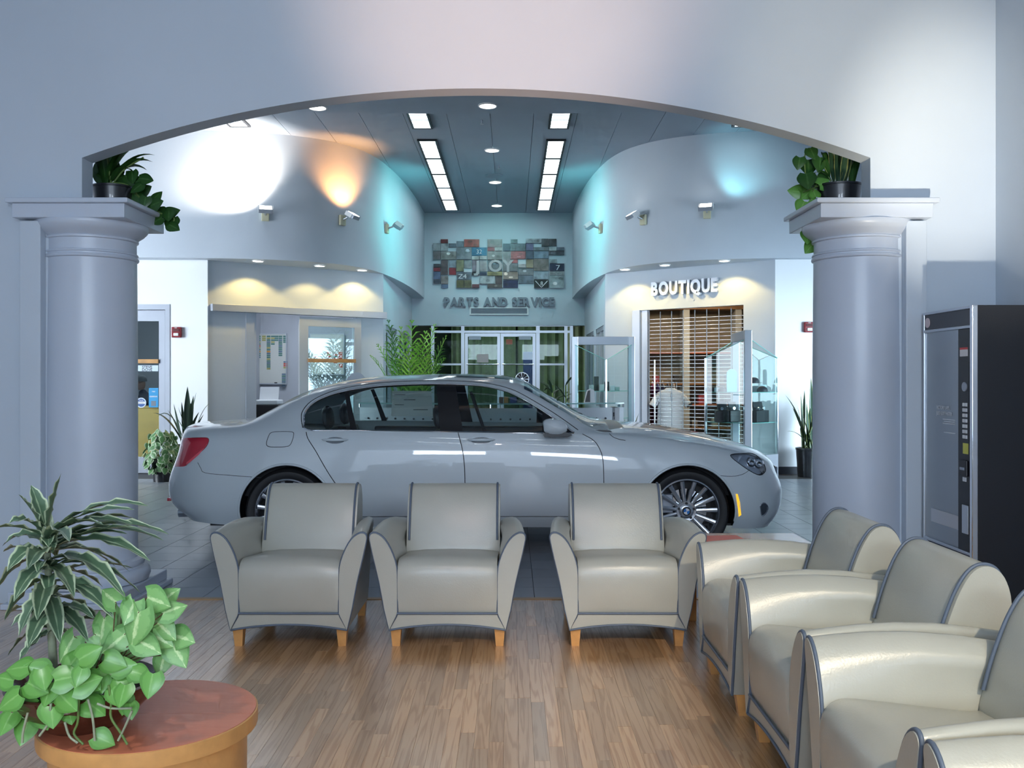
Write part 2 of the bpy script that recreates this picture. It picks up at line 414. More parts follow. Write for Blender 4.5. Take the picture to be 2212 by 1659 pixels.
# ---- floors
def oak():
    m = bpy.data.materials.new('oak_plank'); m.use_nodes = True; n = m.node_tree.nodes; l = m.node_tree.links
    b = n['Principled BSDF']; b.inputs['Roughness'].default_value = .3; b.inputs['Coat Weight'].default_value = 1; b.inputs['Coat Roughness'].default_value = .27; b.inputs['Coat IOR'].default_value = 2.3
    tc = n.new('ShaderNodeTexCoord'); at = n.new('ShaderNodeAttribute'); at.attribute_name = 'tint'
    cb = n.new('ShaderNodeCombineXYZ'); 
    ms = n.new('ShaderNodeMath'); ms.operation = 'MULTIPLY'; ms.inputs[1].default_value = 37.0; l.new(at.outputs['Fac'], ms.inputs[0]); l.new(ms.outputs[0], cb.inputs[1]); l.new(ms.outputs[0], cb.inputs[2])
    ad = n.new('ShaderNodeVectorMath'); ad.operation = 'ADD'; l.new(tc.outputs['Object'], ad.inputs[0]); l.new(cb.outputs[0], ad.inputs[1])
    mp = n.new('ShaderNodeMapping'); mp.inputs['Scale'].default_value = (1.0,.045,1); l.new(ad.outputs[0], mp.inputs[0])
    nz = n.new('ShaderNodeTexNoise'); nz.inputs['Scale'].default_value = 20; nz.inputs['Detail'].default_value = 3; nz.inputs['Distortion'].default_value = .35; l.new(mp.outputs[0], nz.inputs[0])
    w = n.new('ShaderNodeMath'); w.operation = 'MULTIPLY'; w.inputs[1].default_value = 42; l.new(nz.outputs[0], w.inputs[0])
    sn = n.new('ShaderNodeMath'); sn.operation = 'SINE'; l.new(w.outputs[0], sn.inputs[0])
    mr = n.new('ShaderNodeMapRange'); mr.inputs[1].default_value = -.2; mr.inputs[2].default_value = 1; l.new(sn.outputs[0], mr.inputs[0])
    c1 = n.new('ShaderNodeMix'); c1.data_type = 'RGBA'; c1.inputs['A'].default_value = (.58,.34,.165,1); c1.inputs['B'].default_value = (.43,.22,.085,1); l.new(mr.outputs[0], c1.inputs['Factor'])
    hs = n.new('ShaderNodeHueSaturation'); l.new(c1.outputs['Result'], hs.inputs['Color'])
    vr = n.new('ShaderNodeMapRange'); vr.inputs[3].default_value = .72; vr.inputs[4].default_value = 1.22; l.new(at.outputs['Fac'], vr.inputs[0]); l.new(vr.outputs[0], hs.inputs['Value'])
    l.new(hs.outputs[0], b.inputs['Base Color']); return m
m_oak = oak()
def tilemat():
    m = bpy.data.materials.new('grey_tile'); m.use_nodes = True; n = m.node_tree.nodes; l = m.node_tree.links
    b = n['Principled BSDF']; b.inputs['Roughness'].default_value = .28; b.inputs['Specular IOR Level'].default_value = .5
    at = n.new('ShaderNodeAttribute'); at.attribute_name = 'tint'; tc = n.new('ShaderNodeTexCoord')
    nz = n.new('ShaderNodeTexNoise'); nz.inputs['Scale'].default_value = 9; nz.inputs['Detail'].default_value = 5; l.new(tc.outputs['Object'], nz.inputs[0])
    ad = n.new('ShaderNodeMath'); ad.operation = 'ADD'; l.new(nz.outputs[0], ad.inputs[0]); l.new(at.outputs['Fac'], ad.inputs[1])
    mr = n.new('ShaderNodeMapRange'); mr.inputs[1].default_value = .3; mr.inputs[2].default_value = 1.6; l.new(ad.outputs[0], mr.inputs[0])
    c = n.new('ShaderNodeMix'); c.data_type = 'RGBA'; c.inputs['A'].default_value = (.27,.31,.36,1); c.inputs['B'].default_value = (.35,.39,.44,1); l.new(mr.outputs[0], c.inputs['Factor'])
    l.new(c.outputs['Result'], b.inputs['Base Color']); return m
m_tile = tilemat()
def piece(name, cells, m, parent, zt=0.0, zb=-.012):
    """cells: list of (x0,x1,y0,y1,tint,dz) as slabs with a small chamfer; one mesh"""
    vs = []; fs = []; tn = []
    for x0,x1,y0,y1,t,dz in cells:
        o = len(vs); c = .0005; z = zt+dz
        vs += [(x0,y0,zb),(x1,y0,zb),(x1,y1,zb),(x0,y1,zb),(x0,y0,z-c),(x1,y0,z-c),(x1,y1,z-c),(x0,y1,z-c),(x0+c,y0+c,z),(x1-c,y0+c,z),(x1-c,y1-c,z),(x0+c,y1-c,z)]
        for f in ((8,9,10,11),(0,1,5,4),(1,2,6,5),(2,3,7,6),(3,0,4,7),(4,5,9,8),(5,6,10,9),(6,7,11,10),(7,4,8,11)):
            fs.append(tuple(i+o for i in f)); tn.append(t)
    me = bpy.data.meshes.new(name); me.from_pydata(vs, [], fs)
    a = me.attributes.new('tint', 'FLOAT', 'FACE'); a.data.foreach_set('value', tn)
    me.materials.append(m); o = bpy.data.objects.new(name, me); C.objects.link(o); o.parent = parent; return o
def lay(fl, name, cells, m, hidden):
    """the 300 pieces that show largest become parts, the rest one part of kind stuff"""
    sc = []
    for c in cells:
        xc, yc = (c[0]+c[1])/2, (c[2]+c[3])/2
        if yc < 1.9: sc.append((0,c)); continue
        px = CX+xc/yc*FPX; py = CY+EYE/yc*FPX
        vis = 0 <= px <= 2212 and py < 1659 and not hidden(px,py,xc,yc)
        sc.append((((c[1]-c[0])*(c[3]-c[2])*EYE/yc**3) if vis else 0, c))
    sc.sort(key=lambda q: -q[0])
    for s_, c in sc[:300]:
        if s_ > 0: piece(name, [c], m, fl)
    rest = [c for i,(s_, c) in enumerate(sc) if i >= 300 or s_ <= 0]
    r = piece(name+'_field', rest, m, fl); r['kind'] = 'stuff'
rnd = random.Random(3)
fl = struct('floor', MB().box(XL,XR,-5,5.90,-.05,-.012), mat('floor_gap', (.16,.09,.045), .8))
cells = []; pw = .0572; nx = int((XR-XL)/pw)
for i in range(nx):
    x0 = XL+i*pw; y = -5-rnd.random()*.6
    while y < 5.885:
        ln = rnd.choice((.35,.5,.62,.75,.9,1.05)); y1 = min(y+ln, 5.885)
        if y1 > -5 and y1-max(y,-5) > .03: cells.append((x0+.0002,x0+pw-.0002,max(y,-5)+.0002,y1-.0002,rnd.random(),rnd.uniform(-.0003,.0002)))
        y += ln
lay(fl, 'plank', cells, m_oak, lambda px,py,x,y: (px < 340) or (px > 1560 and py > 1330+ (px-1500)*.0) and px > 1640 or (py > 1600) and False or (470 < px < 800 and py < 1330) or (820 < px < 1110 and py < 1340) or (1215 < px < 1500 and py < 1340))
struct('trim_3', MB().box(XL,XR,5.887,5.935,-.05,.004), mat('oak_threshold', (.50,.29,.12), .3))
ft = struct('floor', MB().box(-9,8.4,5.935,13.05,-.05,-.012), mat('grout', (.12,.14,.17), .8))
cells = []; tw = .305
for i in range(int(17.4/tw)+1):
    for j in range(int((13.05-5.94)/tw)+1):
        x0 = -9.005+i*tw; y0 = 5.94+j*tw; y1 = min(y0+tw,13.05)
        if y1-y0 < .05 or x0+tw > 8.42: continue
        cells.append((x0+.002,x0+tw-.002,y0+.002,y1-.002,rnd.random(),rnd.uniform(-.0002,.0002)))
lay(ft, 'tile', cells, m_tile, lambda px,py,x,y: px < 300 or px > 1765 or (-2.6 < x < 2.0 and 7.9 < y < 9.4))
struct('floor_dark_border', MB().box(-9,8.4,13.05,26,-.05,0), m_dark)
bs = mat('dark_baseboard', (.05,.055,.07), .45)
struct('baseboard_left', MB().box(dX1+.02,A.x,YW-.015,YW-.001,0,.11), bs)
struct('baseboard_right', MB().box(Cc.x,8.4,YW-.075,YW-.061,0,.11), bs)
b = MB(); wbox(b,A,B,0,oS0-.02,0,.11,-.015,-.001); wbox(b,A,B,oS1+.03,LAB,0,.11,-.015,-.001); struct('baseboard_office', b, bs)

# ---- columns
def column(x, label):
    t = thing('column', label, 'column', (x,6.0,0), group='arch columns')
    ob('plinth', MB().bbox(-.385,.385,-.385,.385,0,.035,.006).bbox(-.355,.355,-.355,.355,.035,.10,.006), m_col, t)
    pr = [(.30,.10),(.345,.105),(.357,.135),(.352,.165),(.335,.185),(.315,.19),(.312,.198),(.318,.205),(.322,.22),(.315,.238),(.30,.245),(.288,.25)]
    ob('base_moulding', MB().lathe(pr,64), m_col, t, 40)
    sh = [(.286,.25),(.279,.28),(.277,.34),(.278,.9),(.277,1.5),(.272,2.18)]
    ob('shaft', MB().lathe(sh,64), m_col, t, 40)
    nk = [(.272,2.165),(.283,2.17),(.286,2.178),(.283,2.186),(.275,2.19),(.275,2.198),(.282,2.203),(.280,2.212),(.270,2.216)]
    ob('necking_ring', MB().lathe(nk,64), m_col, t, 40)
    cp = [(.270,2.21),(.270,2.285),(.282,2.29),(.283,2.30),(.275,2.303),(.29,2.318),(.318,2.338),(.338,2.36),(.345,2.38),(.343,2.395)]
    ob('echinus', MB().lathe(cp,64), m_col, t, 40)
    ob('abacus', MB().bbox(-.345,.345,-.325,.325,2.395,2.482,.004).bbox(-.375,.375,-.355,.355,2.482,2.512,.006), m_col, t)
    return t
column(-2.722, 'round white column at the left of the arch, behind the striped dracaena')
column(2.238, 'round white column on the right, beside the vending machine')
# ================================================================== the car
m_body = mat('silver_white_paint', (.66,.72,.75), .35, metal=.0, coat=1.0, var=.02, vscale=2)
m_trim = mat('car_black_trim', (.012,.012,.014), .3)
m_gap = mat('panel_gap_black', (.02,.022,.026), .6)
m_leather_d = mat('dark_leather', (.03,.03,.035), .45, bump=.15, bscale=160)
m_rubber = mat('tyre_rubber', (.014,.014,.016), .55, bump=.1, bscale=200)
m_rim = mat('alloy_silver', (.70,.72,.76), .22, metal=.9)
m_cglass = glassmat('tinted_car_glass', (.62,.72,.72), .07)
m_red = mat('tail_lamp_red', (.62,.015,.04), .12, coat=1)
m_red2 = mat('tail_lamp_bright', (.95,.10,.14), .15, coat=1)
m_amber = mat('amber_marker', (1.0,.55,.03), .2, emit=.9)
m_lampglass = glassmat('lamp_lens', (.93,.96,1.0), .12)
m_dkchrome = mat('dark_chrome', (.35,.37,.40), .12, metal=1)
CARY = 8.30
car = thing('car', 'silver-white luxury sedan parked sideways behind the armchairs', 'car', (0,CARY,0))
HUBF = Vector((1.397,0,.338)); HUBR = Vector((-1.793,0,.338)); RARCH = .388; RT = .345
def st(x, pts): return [(x if len(p) == 2 else p[0], p[-2], p[-1]) for p in pts]
ST = [
 [(-2.72,0,.25),(-2.87,0,.40),(-2.89,0,.56),(-2.82,0,.80),(-2.80,0,.97),(-2.79,0,1.0),(-2.785,0,1.012),(-2.78,0,1.018),(-2.777,0,1.022),(-2.775,0,1.025)],
 [(-2.69,.5,.25),(-2.84,.5,.40),(-2.86,.5,.56),(-2.79,.5,.80),(-2.77,.48,.95),(-2.76,.45,.992),(-2.75,.37,1.01),(-2.74,.27,1.02),(-2.735,.14,1.025),(-2.735,0,1.028)],
 [(-2.59,.76,.25),(-2.74,.80,.40),(-2.755,.815,.56),(-2.69,.785,.80),(-2.67,.735,.93),(-2.65,.68,.982),(-2.62,.55,1.010),(-2.61,.4,1.022),(-2.60,.2,1.030),(-2.60,0,1.034)],
 st(-2.50,[(-2.42,.845,.24),(-2.52,.89,.38),(-2.53,.905,.56),(-2.49,.877,.80),(-2.48,.828,.935),(-2.46,.75,.997),(-2.43,.60,1.027),(-2.42,.43,1.038),(-2.41,.22,1.044),(-2.41,0,1.047)]),
 st(-2.22,[(.86,.23),(.915,.36),(.935,.56),(.908,.81),(.862,.948),(.775,1.015),(.63,1.04),(.45,1.052),(.22,1.058),(0,1.062)]),
 st(-2.06,[(.865,.23),(.922,.36),(.945,.56),(.917,.82),(.874,.955),(.79,1.04),(.66,1.095),(.52,1.125),(.28,1.145),(0,1.152)]),
 st(-1.85,[(.865,.23),(.928,.36),(.950,.56),(.925,.825),(.886,.962),(.825,1.045),(.72,1.155),(.60,1.215),(.35,1.260),(0,1.278)]),
 st(-1.62,[(.862,.23),(.928,.36),(.950,.56),(.930,.83),(.894,.972),(.862,1.02),(.765,1.18),(.645,1.285),(.40,1.338),(0,1.358)]),
 st(-1.3,[(.855,.22),(.92,.34),(.948,.56),(.932,.835),(.899,.976),(.883,1.0),(.79,1.19),(.668,1.335),(.43,1.398),(0,1.420)]),
 st(-.8,[(.835,.21),(.908,.32),(.945,.56),(.934,.84),(.902,.974),(.887,.996),(.80,1.195),(.682,1.362),(.45,1.428),(0,1.450)]),
 st(-.3,[(.83,.21),(.905,.32),(.945,.56),(.936,.84),(.902,.970),(.888,.992),(.80,1.195),(.682,1.362),(.45,1.428),(0,1.450)]),
 st(.05,[(.83,.21),(.905,.32),(.945,.56),(.936,.835),(.902,.967),(.888,.988),(.80,1.185),(.675,1.338),(.45,1.393),(0,1.412)]),
 st(.4,[(.835,.21),(.907,.32),(.946,.56),(.935,.83),(.899,.962),(.884,.984),(.805,1.075),(.725,1.152),(.45,1.200),(0,1.222)]),
 st(.68,[(.84,.21),(.91,.33),(.947,.56),(.935,.82),(.896,.952),(.868,.972),(.82,.985),(.775,.996),(.45,1.052),(0,1.075)]),
 st(.95,[(.845,.21),(.915,.34),(.949,.56),(.934,.81),(.888,.935),(.83,.962),(.74,.980),(.60,1.000),(.35,1.020),(0,1.030)]),
 st(1.25,[(.85,.21),(.92,.34),(.950,.56),(.932,.79),(.884,.907),(.80,.938),(.70,.962),(.55,.982),(.3,.999),(0,1.006)]),
 st(1.6,[(.855,.21),(.92,.33),(.946,.55),(.925,.76),(.876,.855),(.785,.883),(.68,.906),(.52,.926),(.28,.940),(0,.946)]),
 [(1.88,.855,.205),(1.90,.905,.32),(1.90,.918,.52),(1.89,.888,.705),(1.88,.838,.785),(1.88,.745,.82),(1.88,.63,.845),(1.88,.48,.862),(1.88,.25,.873),(1.88,0,.878)],
 [(2.04,.79,.2),(2.10,.84,.32),(2.115,.842,.50),(2.08,.805,.65),(2.06,.75,.735),(2.06,.655,.772),(2.07,.53,.79),(2.08,.4,.803),(2.09,.2,.81),(2.09,0,.813)],
 [(2.15,.55,.2),(2.225,.585,.32),(2.245,.59,.5),(2.205,.56,.63),(2.19,.51,.702),(2.19,.43,.728),(2.195,.34,.738),(2.2,.25,.745),(2.205,.12,.75),(2.205,0,.752)],
 [(2.2,0,.2),(2.275,0,.32),(2.285,0,.5),(2.255,0,.62),(2.245,0,.68),(2.24,0,.70),(2.237,0,.706),(2.235,0,.71),(2.233,0,.712),(2.232,0,.713)],
]
def chord_interp(pts, sub):
    """non-uniform Catmull-Rom (tangents by chord length) through 3D points"""
    P_ = [Vector(p) for p in pts]; N = len(P_); t = [0]
    for i in range(1, N): t.append(t[-1]+max((P_[i]-P_[i-1]).length, 1e-4)**.5)
    tang = []
    for i in range(N):
        if i == 0: tang.append((P_[1]-P_[0])/(t[1]-t[0]))
        elif i == N-1: tang.append((P_[-1]-P_[-2])/(t[-1]-t[-2]))
        else:
            h0, h1 = t[i]-t[i-1], t[i+1]-t[i]; d0 = (P_[i]-P_[i-1])/h0; d1 = (P_[i+1]-P_[i])/h1
            tang.append((d0*h1+d1*h0)/(h0+h1))
    out = []
    for i in range(N-1):
        h = t[i+1]-t[i]
        for k in range(sub):
            s = k/sub; s2 = s*s; s3 = s2*s
            out.append(P_[i]*(2*s3-3*s2+1)+tang[i]*h*(s3-2*s2+s)+P_[i+1]*(-2*s3+3*s2)+tang[i+1]*h*(s3-s2))
    out.append(P_[-1]); return out
SU, SV = 8, 6
lines = [chord_interp([s[k] for s in ST], SU) for k in range(10)]       # along the length
NU = len(lines[0]); NV = 9*SV+1
surf = [chord_interp([lines[k][i] for k in range(10)], SV) for i in range(NU)]
def car_half(sgn):
    bm = bmesh.new(); kl = bm.faces.layers.float.new('k')
    vv = [[bm.verts.new((p.x, sgn*max(p.y,0), p.z)) for p in row] for row in surf]
    for i in range(NU-1):
        for j in range(NV-1):
            q = [vv[i][j], vv[i+1][j], vv[i+1][j+1], vv[i][j+1]]
            if sgn > 0: q.reverse()
            try: f = bm.faces.new(q)
            except ValueError: continue
            f[kl] = (j+.5)/SV
    return bm, kl
def cpx(px, py):
    """photo pixel on the near flank -> car (x, z)"""
    f = max(0., min(1., (930-py)/100.)); d = (CARY-.925)*(1-f)+(CARY-.69)*f
    if py >= 930: d = CARY-.93
    return ((px-CX)/FPX*d, EYE-(py-CY)/FPX*d)
def poly_px(pts, sub=4, closed=True): return spline([cpx(*p) for p in pts], sub, closed)
def inpoly(x, z, poly):
    c = False; n = len(poly); j = n-1
    for i in range(n):
        xi, zi = poly[i]; xj, zj = poly[j]
        if (zi > z) != (zj > z) and x < (xj-xi)*(z-zi)/(zj-zi)+xi: c = not c
        j = i
    return c
def knife(bm, kl, poly, k0, k1, closed=True):
    n = len(poly)
    for i in range(n if closed else n-1):
        (x0,z0), (x1,z1) = poly[i], poly[(i+1) % n]
        dx, dz = x1-x0, z1-z0
        if dx*dx+dz*dz < 1e-10: continue
        lo_x, hi_x = min(x0,x1)-1e-4, max(x0,x1)+1e-4; lo_z, hi_z = min(z0,z1)-1e-4, max(z0,z1)+1e-4
        fs = []
        for f in bm.faces:
            if not (k0 <= f[kl] <= k1): continue
            xs_ = [v.co.x for v in f.verts]
            if max(xs_) < lo_x or min(xs_) > hi_x: continue
            zs_ = [v.co.z for v in f.verts]
            if max(zs_) < lo_z or min(zs_) > hi_z: continue
            fs.append(f)
        if not fs: continue
        geom = list({e for f in fs for e in f.edges})+list({v for f in fs for v in f.verts})+fs
        bmesh.ops.bisect_plane(bm, geom=geom, dist=1e-5, plane_co=(x0,0,z0), plane_no=(dz,0,-dx))
# outlines (photo pixels on the near flank)
DLO = poly_px([(662,929),(655,912),(656,893),(672,873),(700,858),(740,846),(800,836),(870,831),(950,829.5),(1020,832),(1065,838),(1105,850),(1150,874),(1195,903),(1232,930),(1230,936.5),(1100,935),(900,932),(740,930)], 4)
D_REAR = [cpx(*p) for p in ((659,934),(664,948),(683,976),(702,1008),(722,1039),(745,1070),(752,1095),(752,1116))]
D_MID = [cpx(*p) for p in ((988,932),(998,967),(1003,1001),(1004.6,1044),(1004,1116))]
D_FRONT = [cpx(*p) for p in ((1259,938),(1283,952),(1296,971),(1302,994),(1304,1039),(1304,1116))]
FUEL = poly_px([(583,935),(605,933),(628,934),(632,940),(629,955),(622,964),(600,966),(579,965),(574,958),(577,943)], 3)
TAIL = spline([cpx(*p) for p in ((340,953),(370,950),(415,947.5),(440,947.5),(444.5,956),(438,969),(420,985),(400,1003),(392,1009),(370,1011),(340,1011))], 3, True)
HEAD = spline([cpx(*p) for p in ((1581,987),(1586,982.5),(1605,982),(1640,984),(1655,996),(1662,1012),(1660,1021),(1645,1028),(1622,1018),(1597,1001))], 3, True)
def circ(h, r, n=56): return [(h.x+r*math.cos(2*PI*i/n), h.z+r*math.sin(2*PI*i/n)) for i in range(n)]
REARDOOR = D_REAR+[D_MID[-1]]+list(reversed(D_MID)); FRONTDOOR = D_MID+[D_FRONT[-1]]+list(reversed(D_FRONT))
ARF, ARR = circ(HUBF, RARCH), circ(HUBR, RARCH)
XH0, XH1 = .10, .80      # windscreen header / base
def cutx(bm, kl, x, k0, k1):
    fs = [f for f in bm.faces if k0 <= f[kl] <= k1 and min(v.co.x for v in f.verts) < x < max(v.co.x for v in f.verts)]
    geom = list({e for f in fs for e in f.edges})+list({v for f in fs for v in f.verts})+fs
    if geom: bmesh.ops.bisect_plane(bm, geom=geom, dist=1e-5, plane_co=(x,0,0), plane_no=(1,0,0))
BP0 = [cpx(943,829), cpx(950,934)]; BP1 = [cpx(984,829), cpx(1000,934)]; QD0 = [cpx(743,845), cpx(756,932)]; QD1 = [cpx(752,843), cpx(770,932)]
FT0 = [cpx(1172,888), cpx(1172,937)]
def xat(l, z): (a, za), (b_, zb) = l; return a+(b_-a)*(z-za)/(zb-za)
parts = {}
def classify(f, kl):
    c = f.calc_center_median(); k = f[kl]; x, z = c.x, c.z
    if k < 4.2:
        if inpoly(x,z,ARF) or inpoly(x,z,ARR): return None
        if (x < -2.3) and abs(c.y) > .40 and inpoly(x,z,TAIL): return 'tail_lamp'
    if x > 1.6 and 1.5 < k < 6 and inpoly(x,z,HEAD): return 'head_lamp'
    if 3.7 < k < 7.2 and inpoly(x,z,DLO):
        if x < xat(QD0,z): return 'quarter_glass'
        if x < xat(QD1,z): return 'window_divider'
        if x < xat(BP0,z): return 'rear_window'
        if x < xat(BP1,z): return 'door_pillar'
        if x < xat(FT0,z): return 'front_window'
        return 'mirror_sail'
    if k > 7.0:
        if XH0 < x < XH1 and k > 7.0: return 'windscreen'
        if -2.17 < x < -1.68 and k > 7.0: return 'rear_screen'
        if XH1 <= x < .93: return 'cowl'
        if -.62 < x < .0 and k > 7.6: return 'sunroof'
    if k < 4.4 and z < 1.0:
        if inpoly(x,z,FUEL): return 'fuel_flap'
        if inpoly(x,z,REARDOOR): return 'rear_door'
        if inpoly(x,z,FRONTDOOR): return 'front_door'
    if k > 4.6 and .93 <= x: return 'bonnet'
    return 'body_shell'
bvh = None
for sgn in (-1, 1):
    bm, kl = car_half(sgn)
    if sgn < 0: bvh = BVHTree.FromBMesh(bm)
    knife(bm,kl,DLO,3.5,7.4); knife(bm,kl,ARF,-1,4.4); knife(bm,kl,ARR,-1,4.4)
    knife(bm,kl,D_REAR,-1,4.5,False); knife(bm,kl,D_MID,-1,4.5,False); knife(bm,kl,D_FRONT,-1,4.5,False)
    knife(bm,kl,[D_REAR[-1],D_FRONT[-1]],-1,4.5,False)
    knife(bm,kl,TAIL,-1,5); knife(bm,kl,HEAD,1,6.5)
    if sgn < 0: knife(bm,kl,FUEL,-1,4.5)
    for l in (BP0,BP1,QD0,QD1,FT0): knife(bm,kl,l,3.7,7.2,False)
    for x in (XH0,XH1,-2.17,-1.68,.93): cutx(bm,kl,x,6.8,9)
    cutx(bm,kl,.93,4.5,9); cutx(bm,kl,-.62,7.5,9); cutx(bm,kl,0,7.5,9)
    for f in bm.faces:
        nm = classify(f, kl)
        if nm is None: continue
        if nm == 'fuel_flap' and sgn > 0: nm = 'body_shell'
        side = sgn if nm in ('quarter_glass','window_divider','rear_window','door_pillar','front_window','mirror_sail','rear_door','front_door','tail_lamp','head_lamp') else 0
        parts.setdefault((nm,side), []).append([tuple(v.co) for v in f.verts])
    bm.free()
PM = {'body_shell':m_body,'bonnet':m_body,'rear_door':m_body,'front_door':m_body,'fuel_flap':m_body,'quarter_glass':m_cglass,'rear_window':m_cglass,'front_window':m_cglass,
 'windscreen':m_cglass,'rear_screen':m_cglass,'window_divider':m_trim,'door_pillar':m_trim,'mirror_sail':m_trim,'cowl':m_trim,'sunroof':mat('sunroof_glass',(.01,.012,.015),.08),'tail_lamp':m_red,'head_lamp':m_lampglass}
body = None
for (nm, side), polys in sorted(parts.items(), key=lambda q: q[0][0] != 'body_shell'):
    bm = bmesh.new(); idx = {}
    for pl in polys:
        vs = []
        for c in pl:
            key = tuple(round(q, 5) for q in c)
            if key not in idx: idx[key] = bm.verts.new(c)
            if idx[key] not in vs: vs.append(idx[key])
        if len(vs) > 2:
            try: bm.faces.new(vs)
            except ValueError: pass
    bmesh.ops.remove_doubles(bm, verts=bm.verts, dist=1e-4)
    for f in bm.faces: f.smooth = True
    me = bpy.data.meshes.new(nm)
    if nm in ('quarter_glass','rear_window','front_window','door_pillar','window_divider'):
        bm.normal_update()
        for v in bm.verts: v.co -= v.normal*.004
    bm.to_mesh(me); bm.free(); me.materials.append(PM[nm])
    o = bpy.data.objects.new(nm, me); C.objects.link(o); o.parent = car
    if nm == 'body_shell': body = o
    if nm == 'head_lamp' and side < 0: headlamp = o
    if nm == 'tail_lamp' and side < 0: taillamp = o
    if nm == 'front_door' and side < 0: fdoor = o
    if nm == 'rear_door' and side < 0: rdoor = o
def proj(x, z, off=.0):
    h = bvh.ray_cast(Vector((x,-3,z)), Vector((0,1,0)))
    return Vector((x, h[0].y-off, z)) if h[0] else None
def projline(pts, off=0.0): return [p for p in (proj(x,z,off) for x,z in pts) if p]
def gap(pts, r=.0035, parent=None):
    l = projline(pts, -.001)
    if len(l) > 1:
        o = ob('panel_gap', MB().tube(l, r, 6), m_gap, parent or body)
gap(spline(D_REAR,5)); gap(spline(D_MID,5)); gap(spline(D_FRONT,5)); gap([D_REAR[-1]]+[cpx(px,1117) for px in range(770,1300,40)]+[D_FRONT[-1]], .003)
gap(FUEL+[FUEL[0]], .0028)
gap(spline([cpx(*p) for p in ((423,1000),(431,1012),(442,1022),(500,1027),(565,1031))],4), .0025)
gap(spline([cpx(*p) for p in ((1545,1026),(1580,1029),(1605,1025),(1622,1016))],4), .0022)
gap(spline([cpx(*p) for p in ((1318,938),(1326,945),(1340,950),(1352,952))],4), .003)
gap(HEAD+[HEAD[0]], .0035); gap([q for q in TAIL if q[0] > -2.62], .002)
# bright window surround and belt line, black under-line along the roof
for s_ in (1,):
    ch = projline(DLO, .002)
    ob('window_trim', MB().tube(ch, .007, 8, closed=True), m_chrome, body, 40)
    o2 = spline([cpx(*p) for p in ((651,925),(648,905),(651,888),(668,868),(700,851),(740,839),(800,829),(870,824),(950,822.5),(1020,825),(1068,831),(1112,844),(1158,869),(1205,898),(1250,930))],4)
    gap(o2, .004)
# wheel-arch lips and wells
for h in (HUBF, HUBR):
    for sg in (-1,1):
        pts = []
        for i in range(33):
            a = -.18+(PI+.36)*i/32; x = h.x+RARCH*math.cos(a); z = h.z+RARCH*math.sin(a)
            p = proj(x,z,.001)
            if p: pts.append((p.x, p.y*(-sg)*1.0 if sg > 0 else p.y, p.z))
        if len(pts) > 2: ob('wheel_arch_lip', MB().tube(pts,.010,8), m_body, body, 60)
        well = MB().lathe([(.40,-.04),(.40,.33),(.05,.34)],32,(h.x,0,h.z),'y',False,False,-.3,PI+.3)
        if sg < 0: well.v = [(x,y-.84+.02,2*h.z-z if False else z) for x,y,z in well.v]
        else: well.v = [(x,.84-.02-y,z) for x,y,z in well.v]
        well.v = [(x,y,2*h.z-z) for x,y,z in well.v]
        ob('wheel_well', well, m_gap, body)
# underbody and inner shells
ob('underbody', MB().box(-2.45,1.95,-.78,.78,.215,.232), m_gap, body)
ob('floor_pan', MB().box(-1.35,.95,-.80,.80,.24,.30).box(-2.5,-1.6,-.75,.75,.45,.9).box(.9,1.8,-.7,.7,.45,.8), m_gap, body)
for sg in (-1,1):
    ob('door_lining', MB().bbox(-1.35,.75,min(sg*.78,sg*.84),max(sg*.78,sg*.84),.3,.945,.02), m_leather_d, body)
ob('dashboard', MB().grid([[(.45,y,.92),(.55,y,1.0),(.80,y,.985),(.86,y,.93),(.6,y,.6),(.47,y,.72)] for y in (-.80,-.6,-.3,0,.3,.6,.80)],True,True), m_leather_d, body, 40)
ob('parcel_shelf', MB().bbox(-2.15,-1.62,-.74,.74,.93,.97,.01), m_leather_d, body)
ob('head_lining', MB().grid([[(x,y*1.0,z) for y,z in ((-.60,zc-.075),(-.4,zc-.03),(0,zc-.02),(.4,zc-.03),(.6,zc-.075))] for x,zc in ((-1.65,1.33),(-1.3,1.395),(-.8,1.425),(-.3,1.425),(.05,1.385))]), m_leather_d, body, 60)
def car_seat(x, y, w, rec=.16):
    t = ob('seat', MB().bbox(x-.24,x+.28,y-w,y+w,.42,.60,.05), m_leather_d, body, 50)
    bk = MB()
    rows = []
    for i in range(7):
        u = i/6; z = .55+u*.42; xx = x-.22-u*rec; th = .075-.02*u; ww = w*(1-.12*u*u)
        rows.append([(xx-th,y-ww+.03,z),(xx-th,y+ww-.03,z),(xx+th*.5,y+ww,z),(xx+th,y+ww-.04,z),(xx+th*.7,y,z),(xx+th,y-ww+.04,z),(xx+th*.5,y-ww,z)])
    ob('seat_back', bk.grid(rows,True,True), m_leather_d, t, 50)
    hx = x-.22-rec-.02
    hr = []
    for i in range(9):
        u = i/8; z = .985+.19*u; ww = .14*math.sqrt(max(.05,1-(2*abs(u-.42))**4))*1.0; th = .045*math.sqrt(max(.08,1-(2*abs(u-.5))**4))
        hr.append([(hx-.02*u+th*math.cos(q),y+ww*math.sin(q)*1.0,z) for q in [2*PI*k/14 for k in range(14)]])
    ob('head_rest', MB().grid(hr,True,True), m_leather_d, t, 50)
for y in (-.38,.38): car_seat(-.22,y,.26)
for y in (-.40,.40): car_seat(-1.18,y,.28,.14)
# steering wheel (left-hand drive: far side)
sw = [(.33+.06*math.sin(a)*.9, .38+.19*math.cos(a), .86+.185*math.sin(a)) for a in [2*PI*i/28 for i in range(28)]]
w_ = ob('steering_wheel', MB().tube(sw,.016,8,closed=True).tube([(.33,.2,.86),(.36,.38,.85),(.33,.56,.86)],.02,8).tube([(.36,.38,.85),(.5,.38,.82)],.03,8), m_leather_d, body, 60)
